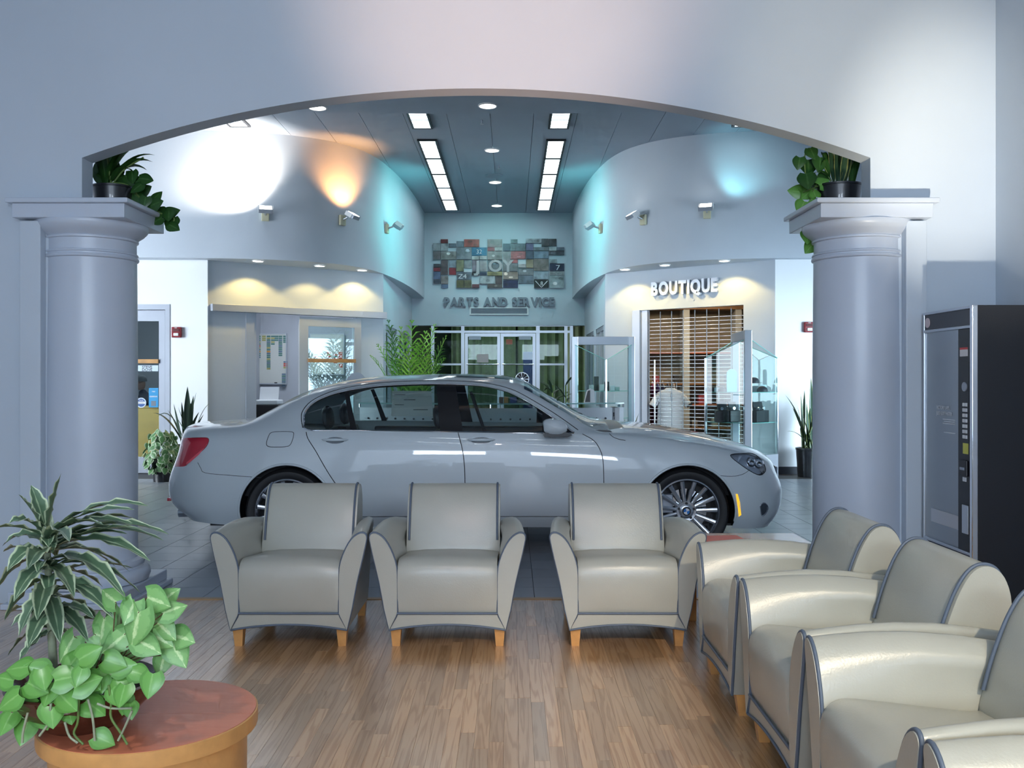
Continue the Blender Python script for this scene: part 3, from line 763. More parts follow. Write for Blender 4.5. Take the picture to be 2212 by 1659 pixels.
# seat belts / far B pillars seen through the glass
ob('seat_belt', MB().tube([(-.40,.70,1.28),(-.30,.66,1.0),(-.2,.62,.7)],.018,6), m_leather_d, body)
# door handles
for px0,px1,pr in ((694,752,rdoor),(1008,1070,fdoor)):
    x0,z0 = cpx(px0,951); x1,z1 = cpx(px1,953); rows = []
    xm = (x0+x1)/2
    cup = []
    p = proj(xm,z0); 
    for i in range(13):
        u = i/12; x = x0+(x1-x0)*u; q = proj(x,z0); th = .012*math.sin(PI*min(1,max(0,u)))**.4 if 0<u<1 else .002
        hh = .013*math.sin(PI*u)**.35 if 0 < u < 1 else .002
        off = .034*math.sin(PI*u)**.5 if 0 < u < 1 else .0
        rows.append([(x,q.y-off-th*math.cos(a),z0+.004+hh*math.sin(a)) for a in [2*PI*k/10 for k in range(10)]])
    h_ = ob('door_handle', MB().grid(rows,True,True), m_body, pr, 50)
    cp = []
    for rr in (0,.5,.8,1):
        ring = []
        for k in range(20):
            a = 2*PI*k/20; x = xm+(x1-x0)*.36*rr*math.cos(a); z = z0-.002+.026*rr*math.sin(a); q = proj(x,z)
            ring.append((x,q.y-.0015,z))
        cp.append(ring)
    ob('handle_recess', MB().grid(cp[1:],True).add(cp[1],[tuple(range(20))]), mat('handle_recess',(.20,.22,.24),.25,metal=.4,coat=1), h_, 60)
# mirror
xm0,zm0 = cpx(1172,941); xm1,zm1 = cpx(1224,902)
rows = []
for i in range(9):
    u = i/8; y = -.93-.20*u; k = math.sqrt(max(.0,1-(2*u-1)**4)); k = max(k,.12)
    xa, xb = .245, .435; za, zb = .965, 1.095
    xc, zc = (xa+xb)/2, (za+zb)/2
    ring = []
    for q in range(18):
        a = 2*PI*q/18; ex = abs(math.cos(a))**.75*math.copysign(1,math.cos(a)); ez = abs(math.sin(a))**.7*math.copysign(1,math.sin(a))
        ring.append((xc+(xb-xa)/2*k*ex+(.02*ez if ez > 0 else 0)*-1, y, zc+(zb-za)/2*k*ez))
    rows.append(ring)
mr_ = ob('door_mirror', MB().grid(rows,True,True), m_body, fdoor, 50)
ob('mirror_base', MB().grid([[(x,y-.0,z) for x,z in ((.25,.955),(.44,.955),(.47,.968),(.42,.99),(.25,.985))] for y in (-.88,-1.0,-1.10)],True,True), m_trim, mr_, 40)
# mirror on the far side
rows2 = [[(x,-y,z) for x,y,z in r] for r in rows]
ob('door_mirror', MB().grid(rows2,True,True), m_body, body, 50)
# tail lamp bright band, reflector, exhaust
tb = [cpx(*p) for p in ((396,1001),(415,985),(436,968),(442,958),(441,962),(425,983),(405,1000),(396,1006))]
l = projline(tb, .003)
if len(l) > 3: ob('light_band', MB().add(l, [tuple(range(len(l)))]), m_red2, taillamp)
def tailx(y, z):
    h = bvh.ray_cast(Vector((-4,y,z)), Vector((1,0,0))); return h[0].x if h[0] else -2.8
ob('exhaust_tip', MB().lathe([(.035,0),(.042,-.09),(.038,-.09),(.034,-.02)],20,(tailx(-.62,.30)+.05,-.62,.30),'x'), m_chrome, body, 40)
ob('rear_reflector', MB().bbox(tailx(-.70,.42)-.008,tailx(-.70,.42)+.02,-.76,-.66,.41,.435,.004), m_red2, body)
# head lamp inside
hb = MB()
hl = projline([(x*.96+.04*1.97, z*.96+.04*.70) for x,z in HEAD], -.05)
if len(hl) > 3:
    ob('lamp_bowl', MB().add(hl,[tuple(range(len(hl)))]), mat('lamp_bowl',(.62,.66,.72),.25,metal=.6), headlamp)
for cx_,cz_,r_ in ((2.00,.715,.045),(1.93,.73,.04)):
    p = proj(cx_,cz_)
    if p: ob('projector', MB().lathe([(r_,0),(r_,-.02),(r_*.8,-.03),(r_*.5,-.035),(.001,-.02)],20,(cx_,p.y+.055,cz_),'y'), m_chrome, headlamp, 40)
# amber side marker and fog lamp in the front bumper
l0 = [cpx(*p) for p in ((1589,1067),(1593,1067),(1598,1085),(1602,1113),(1597,1117),(1593,1090))]
l = projline(l0, .004)
if len(l) == 6: ob('side_marker', MB().add(l+[(p.x,p.y+.01,p.z) for p in l],[tuple(range(6))]+[(i,(i+1)%6,6+(i+1)%6,6+i) for i in range(6)]), m_amber, body)
fg = spline([cpx(*p) for p in ((1645,1092),(1652,1088),(1660,1092),(1662,1101),(1657,1111),(1650,1116),(1646,1106))],3,True)
l = projline(fg, .003)
if len(l) > 3:
    fo = ob('fog_lamp', MB().add(l,[tuple(range(len(l)))]), m_dkchrome, body)
    ob('fog_surround', MB().tube(l,.006,6,closed=True), m_chrome, fo, 50)
# shark-fin aerial
fin = []
for i in range(9):
    u = i/8; x = -1.52+.20*u; h_ = .068*(math.sin(PI*min(1,(1-u)*1.15))**.7 if u > 0 else .35); h_ = max(h_,.004); w2 = .028*(1-.5*u)
    zb = 1.372+.045*u
    fin.append([(x,-w2,zb-.01),(x,-w2*.55,zb+h_*.6),(x,0,zb+h_),(x,w2*.55,zb+h_*.6),(x,w2,zb-.01)])
ob('aerial_fin', MB().grid(fin), m_body, body, 70)
# kidney grille on the nose
for sg in (-1,1):
    g = ob('grille', MB().bbox(2.235,2.285,min(sg*.04,sg*.30),max(sg*.04,sg*.30),.42,.66,.03), m_trim, body)
    ob('grille_surround', MB().tube([(2.29,sg*.03,.66),(2.29,sg*.03,.42),(2.285,sg*.29,.44),(2.28,sg*.31,.64)],.012,8,closed=True), m_chrome, g, 50)
def trans_paper():
    m = bpy.data.materials.new('backlit_paper'); m.use_nodes = True; n = m.node_tree.nodes; l = m.node_tree.links
    t = n.new('ShaderNodeBsdfTranslucent'); t.inputs[0].default_value = (.8,.82,.85,1); mx = n.new('ShaderNodeMixShader'); mx.inputs[0].default_value = .65
    l.new(n['Principled BSDF'].outputs[0], mx.inputs[1]); l.new(t.outputs[0], mx.inputs[2]); l.new(mx.outputs[0], n['Material Output'].inputs[0]); return m
m_sticker = trans_paper()
# paper sheet in the far rear side window
sh = MB().box(-1.30,-.80,.80,.802,1.02,1.31)
pp = ob('window_sticker', MB().add([(-1.19,.835,1.04),(-.78,.835,1.04),(-.79,.755,1.29),(-1.17,.755,1.29)],[(0,1,2,3)]), m_sticker, car)
for i,(a_,b_) in enumerate(((.05,.35),(.30,.62),(.05,.30),(.55,.95))):
    z = 1.25-.05*i; y = .835-(z-1.04)/.25*.08-.003
    ob('print_line', MB().box(-1.17+.36*a_,-1.17+.36*b_,y-.001,y,z,z+.006), m_ink, pp)
# ---- wheels
def wheel(h, sg):
    t = ob('wheel', MB().lathe([(.262,-.11),(.285,-.125),(.318,-.122),(.337,-.10),(RT,-.07),(RT,.07),(.337,.10),(.318,.122),(.285,.125),(.262,.11)],64,(0,0,0),'y',False,False), m_rubber, car, 40)
    t.location = (h.x, sg*.80, RT); t.rotation_euler = (0,0,0 if sg < 0 else PI)
    ob('rim_barrel', MB().lathe([(.262,-.112),(.252,-.118),(.247,-.105),(.235,-.06),(.228,.09),(.255,.11)],64,(0,0,0),'y',False,False), m_rim, t, 40)
    ob('brake_disc', MB().lathe([(.02,-.02),(.175,-.02),(.175,0),(.02,0)],40,(0,0,0),'y'), m_dkchrome, t, 40)
    ob('brake_caliper', MB().bbox(-.19,-.10,-.05,.04,-.02,.13,.01), m_alu2, t)
    ob('wheel_back', MB().lathe([(.001,.06),(.228,.06)],40,(0,0,0),'y',False,False), m_black, t)
    sp = MB()
    a0 = math.radians(3)
    rows = []
    for i in range(8):
        u = i/7; r = .060+.183*u; w = .0125+.004*u; y = -.072-.035*u**1.5
        rows.append([(r,y+.028,-w*1.1),(r,y,-w),(r,y-.004,-w*.35),(r,y-.004,w*.35),(r,y,w),(r,y+.028,w*1.1)])
    sm = MB().grid(rows,True,True).mesh('spoke', 40); sm.materials.append(m_rim)
    for i in range(15):
        o = bpy.data.objects.new('spoke', sm); C.objects.link(o); o.parent = t; o.rotation_euler = (0,-(a0+2*PI*i/15),0)
    ob('hub', MB().lathe([(.085,-.02),(.085,-.070),(.078,-.082),(.060,-.080),(.046,-.088),(.04,-.09),(.001,-.09)],40,(0,0,0),'y'), m_rim, t, 30)
    for i in range(5):
        a = 2*PI*i/5+.3; ob('wheel_bolt', MB().lathe([(.011,-.06),(.011,-.0835),(.001,-.0835)],12,(.062*math.cos(a),0,.062*math.sin(a)),'y'), m_black, t)
    em = ob('emblem', MB().lathe([(.037,-.088),(.037,-.094),(.001,-.094)],32,(0,0,0),'y'), m_black, t, 30)
    mb_blue = mat('emblem_blue',(.02,.20,.62),.3); mb_wh = mat('emblem_white',(.9,.9,.92),.3)
    for q in range(4):
        pts = [(0,-.0946,0)]+[(.025*math.cos(q*PI/2+PI/2*k/6+.3),-.0946,.025*math.sin(q*PI/2+PI/2*k/6+.3)) for k in range(7)]
        ob('emblem_quarter', MB().add(pts,[tuple(range(8))]), mb_blue if q % 2 else mb_wh, em)
    for q in range(28):
        a = 2*PI*q/28
    ob('emblem_ring', MB().tube([(.037*math.cos(2*PI*k/32),-.094,.037*math.sin(2*PI*k/32)) for k in range(32)],.0022,6,closed=True), m_chrome, em, 60)
    return t
for h in (HUBF,HUBR):
    for sg in (-1,1): wheel(h,sg)
# ================================================================== lounge furniture
m_leather = mat('cream_leather', (.46,.455,.39), .30, bump=.12, bscale=140, var=.04, vscale=5, spec=.6)
m_pipe = mat('slate_piping', (.10,.13,.18), .45)
m_leg = mat('honey_wood', (.72,.36,.12), .35, var=.18, vscale=14)
def make_armchair():
    t = thing('armchair', '', 'armchair')
    # arms: fin-shaped front, leaning outward, drawing in toward the back
    for s in (1,-1):
        rows = []; front = None
        ys = (-.385,-.375,-.36,-.30,-.2,-.08,.05,.16,.26,.31,.33)
        for j, y in enumerate(ys):
            u = (y+.385)/.715
            ot = .405-.070*max(0,u)**1.4; obm = .303-.0*u; zt = .600+.028*math.sin(PI*min(1,u*1.05))-.02*u*u
            it = .262
            k = {0:.985,1:.996}.get(j,1)
            if j == len(ys)-1: zt -= .02
            pts = [(obm,.092),(obm+.25*(ot-obm),.20),(obm+.5*(ot-obm),.34),(obm+.8*(ot-obm),.47),(ot-.002,zt-.045),(ot+.001,zt-.018),(ot-.008,zt-.003),(ot-.030,zt+.0),(ot-.062,zt-.018),(ot-.092,zt-.055),(it+.022+(.405-ot)*-.1,zt-.115),(it+.004,.42),(it,.34),(it,.24),(it,.180),(it+.008,.160)]
            pts = [pts[0]]+spline(pts[1:15],2)[:-1]+[pts[14],pts[15]]
            cx_ = (obm+it)/2+.03; cz_ = .35
            rows.append([(s*(cx_+(x-cx_)*k), y, cz_+(z-cz_)*k) for x,z in pts])
        if s < 0: rows = [list(reversed(r)) for r in rows]
        ob('armrest', MB().grid(rows,True,True), m_leather, t, 50)
        fr_ = rows[1]
        pp = [(x,y-.002,z) for x,y,z in fr_]
        ob('piping', MB().tube(pp,.0062,8,closed=True), m_pipe, t, 60)
    # seat
    rows = []
    for x in (-.26,-.255,-.235,-.15,0,.15,.235,.255,.26):
        e = 1-(abs(x)/.26)**6; c = .012*(1-(x/.26)**2)
        prof = [(-.370,.178),(-.378-.006*e,.22),(-.386-.014*e,.32),(-.384-.012*e,.395),(-.370-.008*e,.432+c),(-.335,.456+c),(-.28,.460+c),(-.1,.440+c),(.06,.422+c),(.18,.415),(.18,.20)]
        rows.append([(x,y,z-.008*(1-e)) for y,z in spline(prof,2)])
    ob('seat', MB().grid(rows,True,True), m_leather, t, 50)
    # backrest
    prof = [(.085,.40),(.10,.48),(.128,.58),(.165,.68),(.200,.745),(.232,.778),(.268,.788),(.305,.775),(.335,.735),(.352,.66),(.352,.50),(.345,.30),(.335,.115),(.16,.115),(.12,.25)]
    pr = spline(prof,3,True)
    rows = []
    for x in (-.268,-.266,-.258,-.2,0,.2,.258,.266,.268):
        e = 1-(abs(x)/.268)**8; g = 1-.035*(1-e)
        rows.append([(x,(.23+(y-.23)*g)-.012*(1-(x/.268)**2)*(1 if y < .25 else 0),(.45+(z-.45)*(1-.012*(1-e)))) for y,z in pr])
    ob('backrest', MB().grid(rows,True,True), m_leather, t, 50)
    for s in (-1,1):
        l = [(s*.252,y-.005,z+.001) for y,z in spline(prof[1:9],4)]
        ob('piping', MB().tube(l,.0062,8), m_pipe, t, 60)
    # apron under the seat
    n = 14; rows = []
    for yy in (-.366,-.362,-.34): 
        rows.append([])
    b = MB(); tp = []; bt = []
    for i in range(n+1):
        u = i/n*2-1; tp.append((u*.264,.180)); bt.append((u*.303,.092+.028*(1-u*u)))
    fv = [(x,-.378,z) for x,z in tp]+[(x,-.374,z) for x,z in bt]; bv = [(x,-.33,z) for x,z in tp]+[(x,-.33,z) for x,z in bt]
    m_ = n+1; o2 = 2*m_
    fs = []
    for i in range(n):
        fs += [(i,i+1,m_+i+1,m_+i),(o2+i,o2+m_+i,o2+m_+i+1,o2+i+1),(i,o2+i,o2+i+1,i+1),(m_+i,m_+i+1,o2+m_+i+1,o2+m_+i)]
    fs += [(0,m_,o2+m_,o2),(n,o2+n,o2+m_+n,m_+n)]
    ob('apron', MB().add(fv+bv,fs), m_leather, t)
    ob('piping', MB().tube([(x,-.381,z) for x,z in tp],.0062,8), m_pipe, t, 60)
    ob('piping', MB().tube([(x,-.377,z) for x,z in bt],.0055,8), m_pipe, t, 60)
    ob('under_frame', MB().box(-.28,.28,-.32,.33,.13,.19), m_gap, t)
    for s in (-1,1):
        for y in (-.325,.30):
            lg = MB(); h0, h1 = .030, .020; x0 = s*.272
            lg.add([(x0-h1,y-h1,0),(x0+h1,y-h1,0),(x0+h1,y+h1,0),(x0-h1,y+h1,0),(x0-h0,y-h0-.01,.135),(x0+h0,y-h0-.01,.135),(x0+h0,y+h0,.135),(x0-h0,y+h0,.135)],
               [(3,2,1,0),(4,5,6,7),(0,1,5,4),(1,2,6,5),(2,3,7,6),(3,0,4,7)])
            ob('leg', lg, m_leg, t)
    return t
ch0 = make_armchair()
spots = [(-1.165,5.21,0,'cream leather armchair at the left end of the front-facing row'),
 (-.337,5.21,0,'cream leather armchair in the middle of the front-facing row'),
 (.605,5.21,0,'cream leather armchair right of the middle one, in front of the car front wheel'),
 (1.29,4.145,-PI/2,'cream leather armchair in the side row, nearest the corner table'),
 (1.30,3.32,-PI/2,'second cream leather armchair of the side row, counting from the corner table'),
 (1.30,2.49,-PI/2,'third cream leather armchair of the side row, large at the right edge'),
 (1.30,1.655,-PI/2,'cream leather armchair cut off at the bottom right corner, only an arm top showing')]
for i,(x,y,r,lb) in enumerate(spots):
    o = ch0 if i == 0 else copy_tree(ch0)
    o.location = (x,y,0); o.rotation_euler = (0,0,r); o['label'] = lb; o['group'] = 'cream leather armchairs'
# ---- corner table
t = thing('corner_table', 'square wooden corner table between the two rows of armchairs', 'table', (1.33,5.13,0))
m_tt = mat('reddish_veneer', (.52,.27,.17), .25, var=.15, vscale=7, coat=.4)
ob('table_top', MB().bbox(-.325,.325,-.325,.30,.455,.50,.006), m_tt, t)
ob('frame', MB().box(-.28,.28,-.28,.26,.38,.455), m_leg, t)
for x in (-.285,.285):
    for y in (-.28,.26): ob('leg', MB().bbox(x-.025,x+.025,y-.025,y+.025,0,.455,.004), m_leg, t)
mg = thing('magazine', 'thin magazine with a red edge lying on the corner table', 'magazine', (1.17,5.17,.50), .12)
ob('pages', MB().box(-.10,.13,-.13,.13,.0005,.006), m_paper, mg)
ob('cover', MB().box(-.102,.132,-.132,.132,.006,.0075), m_any, mg, col=(.75,.20,.14))
# ---- round table with planter
t = thing('round_table', 'round red-brown drum table at the lower left corner', 'table', (-1.03,2.64,0))
def roundtop():
    m = bpy.data.materials.new('cherry_veneer'); m.use_nodes = True; n = m.node_tree.nodes; l = m.node_tree.links
    b = n['Principled BSDF']; b.inputs['Roughness'].default_value = .38
    tc = n.new('ShaderNodeTexCoord'); mp = n.new('ShaderNodeMapping'); mp.inputs['Scale'].default_value = (3,26,1); mp.inputs['Rotation'].default_value = (0,0,.25); l.new(tc.outputs['Object'], mp.inputs[0])
    nz = n.new('ShaderNodeTexNoise'); nz.inputs['Scale'].default_value = 4; nz.inputs['Detail'].default_value = 4; l.new(mp.outputs[0], nz.inputs[0])
    c = n.new('ShaderNodeMix'); c.data_type = 'RGBA'; c.inputs['A'].default_value = (.62,.17,.085,1); c.inputs['B'].default_value = (.72,.23,.12,1); l.new(nz.outputs[0], c.inputs['Factor'])
    l.new(c.outputs['Result'], b.inputs['Base Color']); return m
m_cherry = roundtop()
R_ = .29; zt = .45
# two veneer halves either side of a straight joint
for nm, a0, a1 in (('veneer_half',.0-.02,PI+.02),('veneer_half',PI+.02,2*PI-.02)):
    pts = [(R_*math.cos(a0+(a1-a0)*i/40), R_*math.sin(a0+(a1-a0)*i/40)) for i in range(41)]
    pts = [(x, y+(.0006 if nm and a0 < 1 else -.0006)) for x,y in pts]
    ob(nm, MB().prism(pts, lambda x,y: (x,y,zt-.012), lambda x,y: (x,y,zt)), m_cherry, t)
ob('top_edge', MB().lathe([(.25,zt-.045),(R_+.004,zt-.045),(R_+.005,zt-.04),(R_+.005,zt-.003),(R_+.001,zt-.001),(R_-.002,zt-.012),(.25,zt-.012)],64,cap0=False,cap1=False), m_leg, t, 30)
ob('drum', MB().lathe([(.235,0),(.235,.03),(.262,.035),(.265,zt-.045)],64), m_leg, t, 30)
BW = (-1.185,2.56,zt)
bw = thing('planter_bowl', 'glossy brown bowl planter full of houseplants on the round table', 'planter', BW)
m_bowl = mat('brown_glaze', (.075,.022,.012), .14, var=.3, vscale=6, coat=.8)
ob('bowl', MB().lathe([(.001,.0),(.095,.0),(.105,.012),(.15,.04),(.182,.075),(.193,.108),(.197,.118),(.190,.122),(.178,.108),(.16,.085),(.12,.07),(.001,.07)],56,cap0=False,cap1=False), m_bowl, bw, 45)
ob('soil', MB().lathe([(.001,.102),(.10,.104),(.176,.098)],40,cap0=False,cap1=False), mat('potting_soil',(.05,.035,.028),.9,bump=1,bscale=90,var=.5,vscale=60), bw, 60)
# ---- vending machine (front faces the lounge, toward -X)
VX, VX1, VY0, VY1, VH = 2.535, 3.015, 5.08, 5.70, 1.81
vm = thing('vending_machine', 'tall black glass-front snack vending machine against the right wall', 'vending machine', (VX,(VY0+VY1)/2,0))
def vb(name, x0,x1,y0,y1,z0,z1, m, parent=None, r=.004, col=None):
    b_ = MB().bbox(x0-VX,x1-VX,y0-(VY0+VY1)/2,y1-(VY0+VY1)/2,z0,z1,r)
    return ob(name, b_, m, parent or vm, col=col)
m_vblack = mat('vending_black', (.012,.013,.017), .35, bump=.15, bscale=250)
vb('cabinet', VX+.30,VX1,VY0,VY1,0,VH, m_vblack)
vb('cabinet_side', VX+.01,VX1-.18,VY0,VY0+.02,0,VH, m_vblack); vb('cabinet_side', VX+.01,VX1-.18,VY1-.02,VY1,0,VH, m_vblack)
vb('cabinet_top', VX+.01,VX1-.18,VY0+.02,VY1-.02,VH-.02,VH, m_vblack); vb('kick_panel', VX+.01,VX+.3,VY0+.02,VY1-.02,0,.42, mat('vending_navy',(.05,.06,.10),.4))
vb('corner_strip', VX-.012,VX+.02,VY0-.004,VY0+.026,.05,VH, m_chrome)
vb('corner_strip', VX-.006,VX+.014,VY1-.016,VY1,.05,VH, m_alu)
hd = vb('header_panel', VX-.002,VX+.02,VY0+.026,VY1-.016,1.70,1.795, mat('vending_header',(.06,.065,.08),.4))
vb('trim_rail', VX-.008,VX+.012,VY0+.026,VY1-.016,1.793,1.81, m_alu); vb('trim_rail', VX-.008,VX+.012,VY0+.026,VY1-.016,1.685,1.702, m_alu); vb('trim_rail', VX-.008,VX+.012,VY0+.026,VY1-.016,.425,.442, m_alu)
ob('badge', MB().lathe([(.030,0),(.030,-.004),(.001,-.004)],24,(-.002,VY1-.06-(VY0+VY1)/2,1.745),'x'), m_any, hd, col=(.75,.62,.62))
vp = vb('control_panel', VX-.004,VX+.08,VY0+.026,VY0+.175,.442,1.685, m_vblack)
win = vb('display_window', VX+.004,VX+.010,VY0+.175,VY1-.016,.442,1.685, glassmat('vending_glass',(.42,.48,.55),.42,.32), r=.001)
vb('shelf_back', VX+.26,VX+.30,VY0+.02,VY1-.02,.42,VH-.02, mat('vending_inner',(.10,.12,.16),.6))
vb('side_lining', VX+.012,VX+.26,VY1-.10,VY1-.02,.42,1.69, mat('vending_lining',(.05,.055,.09),.5))
for z in (.72,.93,1.14,1.34,1.53): vb('tray', VX+.05,VX+.26,VY0+.18,VY1-.11,z-.012,z, m_alu2, r=.002)
rv = random.Random(5)
vcol = [(.8,.25,.08),(.12,.25,.62),(.72,.72,.70),(.75,.42,.08),(.6,.08,.08),(.2,.45,.2)]
for zi,z in enumerate((.72,.93,1.14,1.34,1.53)):
    for q in range(2):
        y = VY0+.225+q*.082; c = vcol[(zi*2+q) % 6]; hh = rv.uniform(.11,.15); rows = []
        for i in range(7):
            u = i/6; dp = .028*math.sin(PI*u)**.7+.001; ww = .032
            rows.append([(VX+.09+dp*math.cos(a), y+ww*math.sin(a), z+.002+hh*u) for a in [2*PI*k/10 for k in range(10)]])
        sn = ob('snack_bag', MB().grid(rows,True,True), m_any, None, 50, col=c)
        tag(sn, '%s snack bag on the %s tray of the vending machine, %s the keypad'%(('orange','blue','pale','amber','red','green')[(zi*2+q) % 6],('lowest','second','third','fourth','top')[zi],('next to','one place from')[q]), 'snack', 'snacks in the vending machine')
vb('price_strip', VX-.001,VX+.004,VY0+.178,VY1-.10,.545,.625, mat('pale_strip',(.62,.66,.72),.4), r=.001)
# keypad, slots, labels on the control panel (all face -X)
for r0 in range(7):
    for c0 in range(2):
        vb('key', VX-.010,VX-.003,VY0+.062+.03*c0,VY0+.084+.03*c0,1.07+.03*r0,1.09+.03*r0, m_white, vp, .002)
vb('key_surround', VX-.006,VX-.004,VY0+.045,VY0+.13,1.055,1.50, m_black, vp, .001)
vb('price_label', VX-.006,VX-.003,VY0+.06,VY0+.15,1.53,1.58, m_any, vp, .001, (.85,.82,.82)); vb('price_label_band', VX-.0065,VX-.0035,VY0+.06,VY0+.15,1.568,1.58, m_any, vp, .001, (.8,.1,.1))
vb('yellow_sticker', VX-.006,VX-.003,VY0+.055,VY0+.115,.985,1.045, m_any, vp, .001, (.75,.74,.12))
vb('bill_slot', VX-.02,VX-.003,VY0+.05,VY0+.14,.86,.95, m_black, vp, .006); vb('bill_mouth', VX-.022,VX-.019,VY0+.07,VY0+.12,.895,.91, m_alu2, vp, .001)
vb('coin_slot', VX-.008,VX-.003,VY0+.075,VY0+.115,.83,.855, m_white, vp, .002)
vb('coin_return', VX-.010,VX-.003,VY0+.05,VY0+.12,.54,.70, m_alu, vp, .003)
ob('selection_dial', MB().lathe([(.026,0),(.026,-.008),(.001,-.008)],24,(-.004,VY0+.09-(VY0+VY1)/2,1.36),'x'), m_alu2, vp, 40)
for i,(tx,sz) in enumerate((('VICTORY LAPS.',.030),('JUST GOT FASTER.',.030))):
    text('slogan', tx, sz, m_white, vm, frame_m((.0005,.14,1.225-.034*i),(0,-1,0)), .0003, .0004, .8, 'LEFT')
for i in range(4): vb('small_print', VX-.0005,VX+.0035,5.30,5.45-.015*(i % 2),1.165-.012*i-(.04 if i == 3 else 0),1.170-.012*i-(.04 if i == 3 else 0), m_white, vm, .0005)
# ================================================================== showroom fittings
m_lens = mat('fluorescent_lens', (.80,.94,1.0), .4, emit=4.5)
m_disc = mat('downlight_glow', (1.0,.95,.86), .4, emit=9)
ORD = ['first','second','third','fourth','fifth','sixth']
def troffer(x0, x1, y0, y1, z, label):
    t = thing('ceiling_light', label, 'ceiling light', ((x0+x1)/2,(y0+y1)/2,z), group='fluorescent ceiling panels')
    hx, hy = (x1-x0)/2, (y1-y0)/2; f = .032
    ob('frame', MB().box(-hx,-hx+f,-hy,hy,-.03,-.002).box(hx-f,hx,-hy,hy,-.03,-.002).box(-hx+f,hx-f,-hy,-hy+f,-.03,-.002).box(-hx+f,hx-f,hy-f,hy,-.03,-.002), m_black, t)
    ob('lens', MB().box(-hx+f,hx-f,-hy+f,hy-f,-.022,-.006), m_lens, t)
    for i in range(1,5):
        y = -hy+2*hy*i/5; ob('louvre', MB().box(-hx+f,hx-f,y-.008,y+.008,-.028,-.022), m_alu2, t)
    return t
for x0, x1, sd in ((-1.44,-1.14,'left'),(.52,.82,'right')):
    troffer(x0,x1,12.24,13.39,HC,'single fluorescent panel nearest the viewer in the %s ceiling row'%sd)
    for i in range(5):
        troffer(x0,x1,14.04+1.165*i,14.04+1.165*(i+1)-.02,HC,'%s panel of the long fluorescent strip on the %s, counting from the viewer'%(ORD[i],sd))
troffer(-4.05,-3.75,12.2,13.3,HC,'fluorescent panel at the far left of the ceiling, over the white wall')
troffer(3.15,3.45,12.2,13.3,HC,'fluorescent panel at the far right of the ceiling, mostly behind the arch')
def downlight(x, y, z, r, label, grp, energy=0, col=WARM2, angle=100, tgt=None, blend=.5):
    t = thing('downlight', label, 'downlight', (x,y,z), group=grp)
    ob('trim_ring', MB().lathe([(r*1.18,-.001),(r*1.18,-.010),(r*1.02,-.014),(r,-.006)],32,cap0=False,cap1=False), m_white, t, 40)
    ob('lens', MB().lathe([(r,-.006),(.001,-.004)],32,cap0=False,cap1=False), m_disc, t)
    if energy: lamp('downlight_lamp','SPOT',(x,y,z-.03),tgt or (x,y,0),energy,col,.05,angle,blend)
    return t
for i,(x,y,z) in enumerate(((-.31,11.82,4.9),(-.316,14.72,HC),(-.31,17.1,HC),(-.32,19.4,HC))):
    downlight(x,y,z,.105,'%s round downlight from the viewer along the ceiling centre line'%ORD[i],'ceiling downlights',30,WARM2,110)
downlight(-2.5,11.9,4.9,.105,'round downlight half hidden by the left of the arch','ceiling downlights',30,WARM2,110)
SOFL = [(-3.80,13.86),(-3.0,14.44),(-2.43,15.02)]; SOFR = [(3.17,13.83),(2.37,14.36),(1.82,14.92)]
for nm, lst, p0, p1 in (('office',SOFL,A,B),('boutique',SOFR,Cc,D)):
    d = (p1-p0).normalized(); nr = Vector((-d.y,d.x)); nr = nr if nr.y > 0 else -nr
    for i,(x,y) in enumerate(lst):
        downlight(x,y,ZB,.075,'%s small soffit downlight above the %s front, from the outer wall inward'%(ORD[i],nm),'soffit downlights',[36,22,32][i],(1.0,.70,.22),118,(x+nr.x*.10,y+nr.y*.10,ZB-1),.25)
# sprinkler heads
for i,(px,py,z) in enumerate(((1041,259,HC),(1078,357,HC))):
    Y = (z-EYE)*FPX/(CY-py); p = P(px,py,Y)
    t = thing('sprinkler', 'small brass sprinkler head %s in the ceiling'%('near the first downlight','by the third downlight')[i] if False else ('small sprinkler head just past the dropped ceiling edge','small sprinkler head midway along the ceiling')[i], 'sprinkler', (p.x,Y,z), group='sprinkler heads')
    ob('pipe', MB().lathe([(.014,-.002),(.014,-.05)],12), m_alu, t); ob('deflector', MB().lathe([(.002,-.05),(.028,-.056),(.028,-.06)],16), m_alu, t)
# smoke detector plate on ceiling
ob_ = tag(ob('ceiling_plate', MB().lathe([(.16,-.001),(.16,-.012),(.14,-.018),(.001,-.018)],32,(-.32,16.55,HC)), m_ceil, None, 40), 'flat round plate on the ceiling between the fluorescent strips','ceiling plate')
